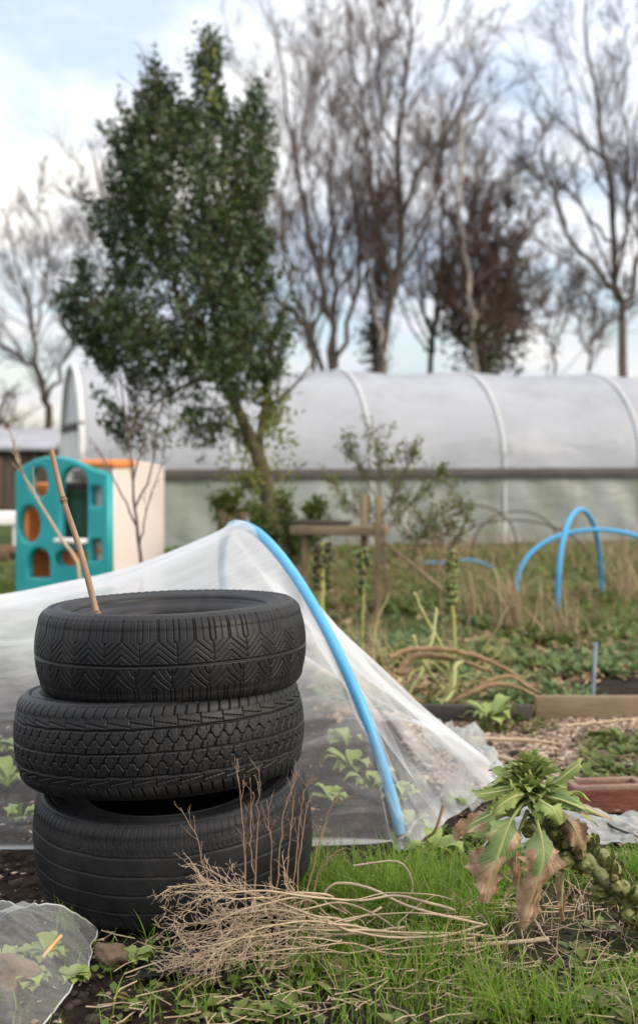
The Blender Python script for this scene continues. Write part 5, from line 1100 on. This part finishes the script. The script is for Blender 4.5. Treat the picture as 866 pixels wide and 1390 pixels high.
# upright brown twigs in front of the tyres
UP = [([(335, 1200), (330, 1120), (322, 1030)], 'tallest upright brown twig before the lowest tyre'), ([(345, 1190), (350, 1110), (352, 1040)], 'thin upright twig right beside the tallest one'), ([(370, 1180), (385, 1110), (402, 1048)], 'reddish twig leaning right across the lowest tyre'), ([(300, 1215), (270, 1150), (245, 1096)], 'twig leaning left across the lowest tyre'), ([(400, 1170), (412, 1120), (425, 1075)], 'twig at the right side of the lowest tyre'), ([(410, 1180), (440, 1120), (468, 1068)], 'long twig leaning right in front of the mesh'), ([(385, 1175), (395, 1120), (398, 1080)], 'short upright twig before the right of the lowest tyre'), ([(350, 1185), (340, 1140), (344, 1075)], 'wispy twig in the middle of the upright twigs'), ([(365, 1200), (368, 1150), (362, 1085)], 'pale wisp between the upright twigs'), ([(420, 1160), (440, 1172), (470, 1150)], 'short side twig by the mesh edge'), ([(395, 1165), (408, 1100), (418, 1060)], 'thin twig rising along the right edge of the lowest tyre')]
for k, (pts, lb) in enumerate(UP):
    Q = np.array([P(x, y, 2.735) for x, y in pts]); Q[0, 2] -= .1; Q = spline(Q, 16); Q[2:-1] += rng.normal(size=(13, 3)) * .0018
    o = thing('upright_twig', lb, 'twig', (Q[0, 0], Q[0, 1], 0), 'upright brown twigs before the tyres'); rr = np.linspace(.0020, .0008, 16) * rng.uniform(.8, 1.2)
    mb = MB(); tubes(mb, Q[None], rr[None], 6); mb.build('stem', M['brownstem'], o)
    a1, s1 = grow(Q[None, 3:], rr[None, 3:], 6, .1, 1, .45, .26, .6, .06, .10, 6, .0007, apex=.3); a2, s2 = grow(a1, s1, 2, .3, 1, .6, .4, .7, .02, .15, 4, .0007)
    a1[..., 1] = np.minimum(a1[..., 1], 2.79); a2[..., 1] = np.minimum(a2[..., 1], 2.79)
    mb = MB(); tubes(mb, a1, s1, 4); tubes(mb, a2, s2, 3); mb.build('side_twigs', M['brownstem'], o)
# fan of twigs right of the heap, on the far side of the grass
mb = MB(); a = G(566, 1165, .01); Q = spline([a, P(590, 1120, 3.3), P(604, 1090, 3.28)], 10); 
tube(mb, [G(548, 1172, .006), P(575, 1140, 3.45), P(590, 1128, 3.4), P(602, 1092, 3.4)], .004, 16, 6); tag(mb.build('dark_twig', M['brownstem']), 'dark twig poking up in front of the tent end', 'twig')

# ================================================================== BRUSSELS SPROUT PLANT
sp = thing('sprout_plant', 'toppled Brussels sprout plant with drooping brown leaves and a green flowering top', 'vegetable plant', P(905, 1290, 2.84) * (1, 1, 0))
SP_ = [(925, 1308, 2.86), (885, 1262, 2.84), (845, 1220, 2.80), (800, 1172, 2.76), (762, 1142, 2.74), (736, 1112, 2.72), (724, 1080, 2.70), (716, 1050, 2.69)]
Qp = spline([P(*q) for q in SP_], 70); mb = MB(); rr = np.interp(np.linspace(0, 1, 70), [0, .5, .75, 1], [.017, .016, .013, .009]) * (1 + .05 * np.sin(np.arange(70) * 2.1)); tubes(mb, Qp[None], rr[None], 14, cap=True); mb.build('stem', M['sproutstem'], sp)
Tp = unit(np.gradient(Qp, axis=0)); k = 0
r_ = np.random.default_rng(5)
for i in range(92):
    s_ = r_.uniform(.0, .72) if i > 3 else r_.uniform(.6, .75); j = int(s_ * 69); a = i * 2.4; e1 = unit(np.cross(Tp[j], [0, 1., .1])); e2 = np.cross(Tp[j], e1); rad = r_.uniform(.0075, .0175); o_ = e1 * cos(a) + e2 * sin(a); c = Qp[j] + o_ * (rr[j] + rad * .75)
    th, ph_ = np.meshgrid(np.linspace(0, pi, 15), np.linspace(0, 2 * pi, 23)[:-1], indexing='ij')
    ax = unit(o_ * .8 + Tp[j] * .5 + (0, 0, .3)); b1_ = unit(np.cross(ax, [.3, .2, 1.])); b2_ = np.cross(ax, b1_)
    wrap = 1 + .07 * np.sin(ph_ * 2 + th * 3.2 + i) + .05 * np.abs(np.sin(ph_ * 2.5 + th * 1.5 + i * 2)) - .05 * (np.abs(np.mod(ph_ * 1.5 + th * 1.8 + i, 2.1) - 1) < .14)
    rd = rad * wrap; V = c + (np.sin(th) * np.cos(ph_) * rd)[..., None] * b1_ + (np.sin(th) * np.sin(ph_) * rd)[..., None] * b2_ + (np.cos(th) * rd * 1.1)[..., None] * ax
    ix = np.arange(th.size).reshape(th.shape); jx = np.roll(ix, -1, 1); mb = MB(); mb.add(V.reshape(-1, 3), np.stack([ix[:-1], ix[1:], jx[1:], jx[:-1]], -1).reshape(-1, 4))
    # loose outer leaves cupping the sprout
    for q in range(4):
        a_ = q * 1.57 + r_.uniform(0, 1); dd_ = unit(b1_ * cos(a_) + b2_ * sin(a_)); p0 = c - ax * rad
        broadleaf(mb, [p0, p0 + dd_ * rad * .9 + ax * rad * .4, c + dd_ * rad * 1.12 + ax * rad * .5, c + dd_ * rad * 1.0 + ax * rad * 1.2], [.002, rad * .5, rad * .6, rad * .3], np.cross(dd_, ax), -.3, .12, 7, 5, 1.5, seed=i * 3 + q)
    mb.build('sprout', M['sproutgreen'], sp)
def bigleaf(nm, px, stalk_n, wid, seed, mt='cableaf', side=(1, .25, 0), cup=.25, wave=.34, dead0=.55, n=44, m=17, freq=3.2, sr=.0045):
    pts = [P(*q) for q in px]; mb = MB(); Q = spline(pts, 40)
    k = int(40 * .93); tubes(mb, Q[None, :k], np.linspace(sr, sr * .22, k)[None], 7, mi=1)
    s0 = stalk_n / (len(px) - 1); i0 = int(s0 * 39); broadleaf(mb, Q[i0:] + np.array([0, -.0012, 0]), wid, side, cup, wave, n, m, freq, dead0=dead0, seed=seed, ragged=.3)
    return mb.build(nm, [M[mt], M['stalkpale']], sp)
w_ = F
bigleaf('leaf', [(722, 1082, 2.69), (706, 1096, 2.64), (690, 1120, 2.60), (676, 1160, 2.585), (664, 1195, 2.59), (658, 1226, 2.60)], 1.7, [.006, .030, .040, .040, .034, .030, .018], 1, dead0=.55)
bigleaf('leaf', [(724, 1086, 2.68), (728, 1112, 2.62), (735, 1142, 2.60), (736, 1172, 2.59), (724, 1210, 2.595), (712, 1250, 2.60)], 1.6, [.008, .036, .046, .042, .032, .024, .014], 2, dead0=.50)
bigleaf('leaf', [(716, 1076, 2.70), (690, 1092, 2.64), (660, 1108, 2.62), (635, 1122, 2.62), (617, 1140, 2.63)], 1.0, [.004, .012, .017, .018, .012], 3, side=(.2, .3, 1), dead0=.62)
bigleaf('leaf', [(726, 1080, 2.69), (755, 1085, 2.64), (790, 1096, 2.62), (830, 1112, 2.62)], .6, [.006, .016, .014, .006, .003], 4, side=(0, .6, 1), dead0=.95)
bigleaf('leaf', [(728, 1096, 2.73), (752, 1100, 2.72), (774, 1118, 2.70), (786, 1142, 2.70), (790, 1165, 2.71)], 1, [.008, .03, .034, .03, .018], 5, dead0=.02, wave=.34)
bigleaf('leaf', [(716, 1100, 2.72), (704, 1130, 2.69), (700, 1165, 2.68), (702, 1205, 2.68)], 1, [.006, .018, .022, .014, .008], 6, dead0=.0, wave=.35)
bigleaf('leaf', [(722, 1080, 2.68), (738, 1090, 2.60), (752, 1100, 2.575), (762, 1118, 2.575)], .5, [.006, .020, .024, .018, .008], 7, mt='cabgreen', dead0=1.2)
bigleaf('leaf', [(720, 1078, 2.68), (700, 1080, 2.62), (680, 1092, 2.60), (668, 1106, 2.60)], .5, [.005, .016, .018, .014, .005], 8, side=(.3, .3, 1), mt='cabgreen', dead0=1.0)
bigleaf('leaf', [(722, 1074, 2.69), (755, 1060, 2.67), (782, 1040, 2.66), (790, 1030, 2.67)], .5, [.004, .010, .012, .007, .003], 9, side=(.3, .5, 1), mt='cabgreen', dead0=1.2)
bigleaf('leaf', [(718, 1072, 2.69), (690, 1072, 2.66), (655, 1078, 2.65), (640, 1072, 2.66)], .5, [.004, .010, .012, .007, .003], 10, side=(.3, .5, 1), mt='cabgreen', dead0=1.2)
bigleaf('leaf', [(770, 1172, 2.76), (764, 1190, 2.74), (762, 1225, 2.74), (765, 1250, 2.75)], .6, [.004, .010, .012, .010, .006], 11, dead0=-.2, wave=.4)
bigleaf('leaf', [(722, 1120, 2.68), (742, 1152, 2.63), (736, 1190, 2.62), (722, 1232, 2.62), (708, 1262, 2.625)], .8, [.008, .024, .028, .024, .016], 12, dead0=-.1, wave=.36)
# crown of small frilly leaves
ci = 0
for i in range(98):
    z_ = r_.uniform(0, 1) ** .8; py = 1092 - 52 * z_; a = i * 2.4 + r_.uniform(-.3, .3); c = P(722 - 6 * z_, py, 2.70); L = (.080 * (1 - z_) + .036) * r_.uniform(.75, 1.2); el = -.05 + 1.15 * z_ + r_.uniform(-.25, .25); d = np.array([cos(a) * cos(el), sin(a) * cos(el), sin(el)])
    mb = MB(); pts = [c, c + d * L * .4, c + d * L * .8 + (0, 0, -.002), c + d * L * 1.05 - (0, 0, L * .16)]
    wr = r_.uniform(.15, .25); broadleaf(mb, pts, [.002, L * wr * .5, L * wr, L * wr * .95, L * wr * .35, .001], np.cross(d, [0, 0, 1.]) + .01, .35, .32, 12, 7, 4.2, dead0=1.3 if i % 6 else .75, seed=200 + i, ragged=.3); tubes(mb, spline(pts, 8)[None], np.linspace(.0016, .0005, 8)[None], 5, mi=1)
    mb.build('crown_leaf', [M['cabgreen'], M['stalkpale']], sp)
mb = MB()
for i in range(46):
    c = P(709, 1042, 2.69) + r_.normal(size=3) * np.array([.014, .014, .007]); s_ = r_.uniform(.0022, .0042); kk = np.linspace(0, pi, 6); tubes(mb, (c[None] + np.stack([0 * kk, 0 * kk, -np.cos(kk) * s_ * 1.3], 1))[None], (np.sin(kk) * s_ + 1e-4)[None], 7)
mb.build('flower_buds', M['bud'], sp)

# ================================================================== SKY, SUN, CAMERA
w = bpy.data.worlds.new('World'); bpy.context.scene.world = w; w.use_nodes = True; nt = w.node_tree; nt.nodes.clear()
SUN_EL, SUN_AZ = R(24), R(118)       # azimuth clockwise from +Y
out = nt.nodes.new('ShaderNodeOutputWorld')
sky = nt.nodes.new('ShaderNodeTexSky'); sky.sky_type = 'NISHITA'; sky.sun_disc = False; sky.sun_elevation = SUN_EL; sky.sun_rotation = SUN_AZ; sky.air_density = 1.0; sky.dust_density = 1.5; sky.ozone_density = 2.0
b1_ = node(nt, 'ShaderNodeBackground', Strength=.12); nt.links.new(sky.outputs[0], b1_.inputs[0])
tc = nt.nodes.new('ShaderNodeTexCoord'); sx = nt.nodes.new('ShaderNodeSeparateXYZ'); nt.links.new(tc.outputs['Generated'], sx.inputs[0])
zc = math_(nt, 'ADD', math_(nt, 'MAXIMUM', sx.outputs[2], 0.0), .16)
cb = nt.nodes.new('ShaderNodeCombineXYZ'); nt.links.new(math_(nt, 'DIVIDE', sx.outputs[0], zc), cb.inputs[0]); nt.links.new(math_(nt, 'DIVIDE', sx.outputs[1], zc), cb.inputs[1])
mp = nt.nodes.new('ShaderNodeMapping'); mp.inputs['Location'].default_value = (1.7, 4.3, 0); mp.inputs['Scale'].default_value = (1.15, 1.0, 1); nt.links.new(cb.outputs[0], mp.inputs[0])
n1 = node(nt, 'ShaderNodeTexNoise', Scale=1.25, Detail=7, Roughness=.56, Distortion=.3); nt.links.new(mp.outputs[0], n1.inputs[0])
n2 = node(nt, 'ShaderNodeTexNoise', Scale=.8, Detail=4); nt.links.new(mp.outputs[0], n2.inputs[0])
cr = nt.nodes.new('ShaderNodeValToRGB'); cr.color_ramp.elements[0].position = .38; cr.color_ramp.elements[1].position = .54; nt.links.new(n1.outputs[0], cr.inputs[0])
cc = nt.nodes.new('ShaderNodeValToRGB'); el = cc.color_ramp.elements; el[0].position = .36; el[0].color = (.68, .76, .89, 1); el[1].position = .62; el[1].color = (1, .955, .90, 1); nt.links.new(n2.outputs[0], cc.inputs[0])
b2_ = node(nt, 'ShaderNodeBackground', Strength=.6); nt.links.new(math_(nt, 'ADD', .52, math_(nt, 'MULTIPLY', math_(nt, 'MAXIMUM', sx.outputs[2], 0.0), 1.1)), b2_.inputs[1]); nt.links.new(cc.outputs[0], b2_.inputs[0])
cov_ = math_(nt, 'ADD', math_(nt, 'MULTIPLY', cr.outputs[0], .62), .36)
ms = nt.nodes.new('ShaderNodeMixShader'); nt.links.new(cov_, ms.inputs[0]); nt.links.new(b1_.outputs[0], ms.inputs[1]); nt.links.new(b2_.outputs[0], ms.inputs[2]); nt.links.new(ms.outputs[0], out.inputs[0])
ld = bpy.data.lights.new('Sun', 'SUN'); ld.energy = 1.5; ld.angle = R(14); ld.color = (1, .86, .70); lo = bpy.data.objects.new('Sun', ld); C.objects.link(lo)
lo.rotation_euler = (pi / 2 - SUN_EL, 0, pi - SUN_AZ)
# a sun lamp shines along its local -Z: aim it from the sun towards the scene
from mathutils import Vector
sd = Vector((sin(SUN_AZ) * cos(SUN_EL), cos(SUN_AZ) * cos(SUN_EL), sin(SUN_EL))); lo.rotation_euler = sd.to_track_quat('Z', 'Y').to_euler()
cam = bpy.data.cameras.new('Camera'); co = bpy.data.objects.new('Camera', cam); C.objects.link(co); co.location = (0, 0, CH); co.rotation_euler = (pi / 2, 0, 0)
cam.sensor_width = 36; cam.lens = 36 * F / 1390; cam.shift_y = -(695 - HZ) / 1390; cam.clip_start = .05; cam.clip_end = 2000
cam.dof.use_dof = True; cam.dof.focus_distance = 2.83; cam.dof.aperture_fstop = (cam.lens / 1000) / .0150; cam.dof.aperture_blades = 0
s = bpy.context.scene; s.camera = co
s.view_settings.view_transform = 'Standard'; s.view_settings.look = 'None'; s.view_settings.gamma = 1; s.view_settings.use_curve_mapping = False; s.view_settings.exposure = .88
s.cycles.transparent_max_bounces = 16; s.cycles.max_bounces = 8; s.cycles.use_denoising = True
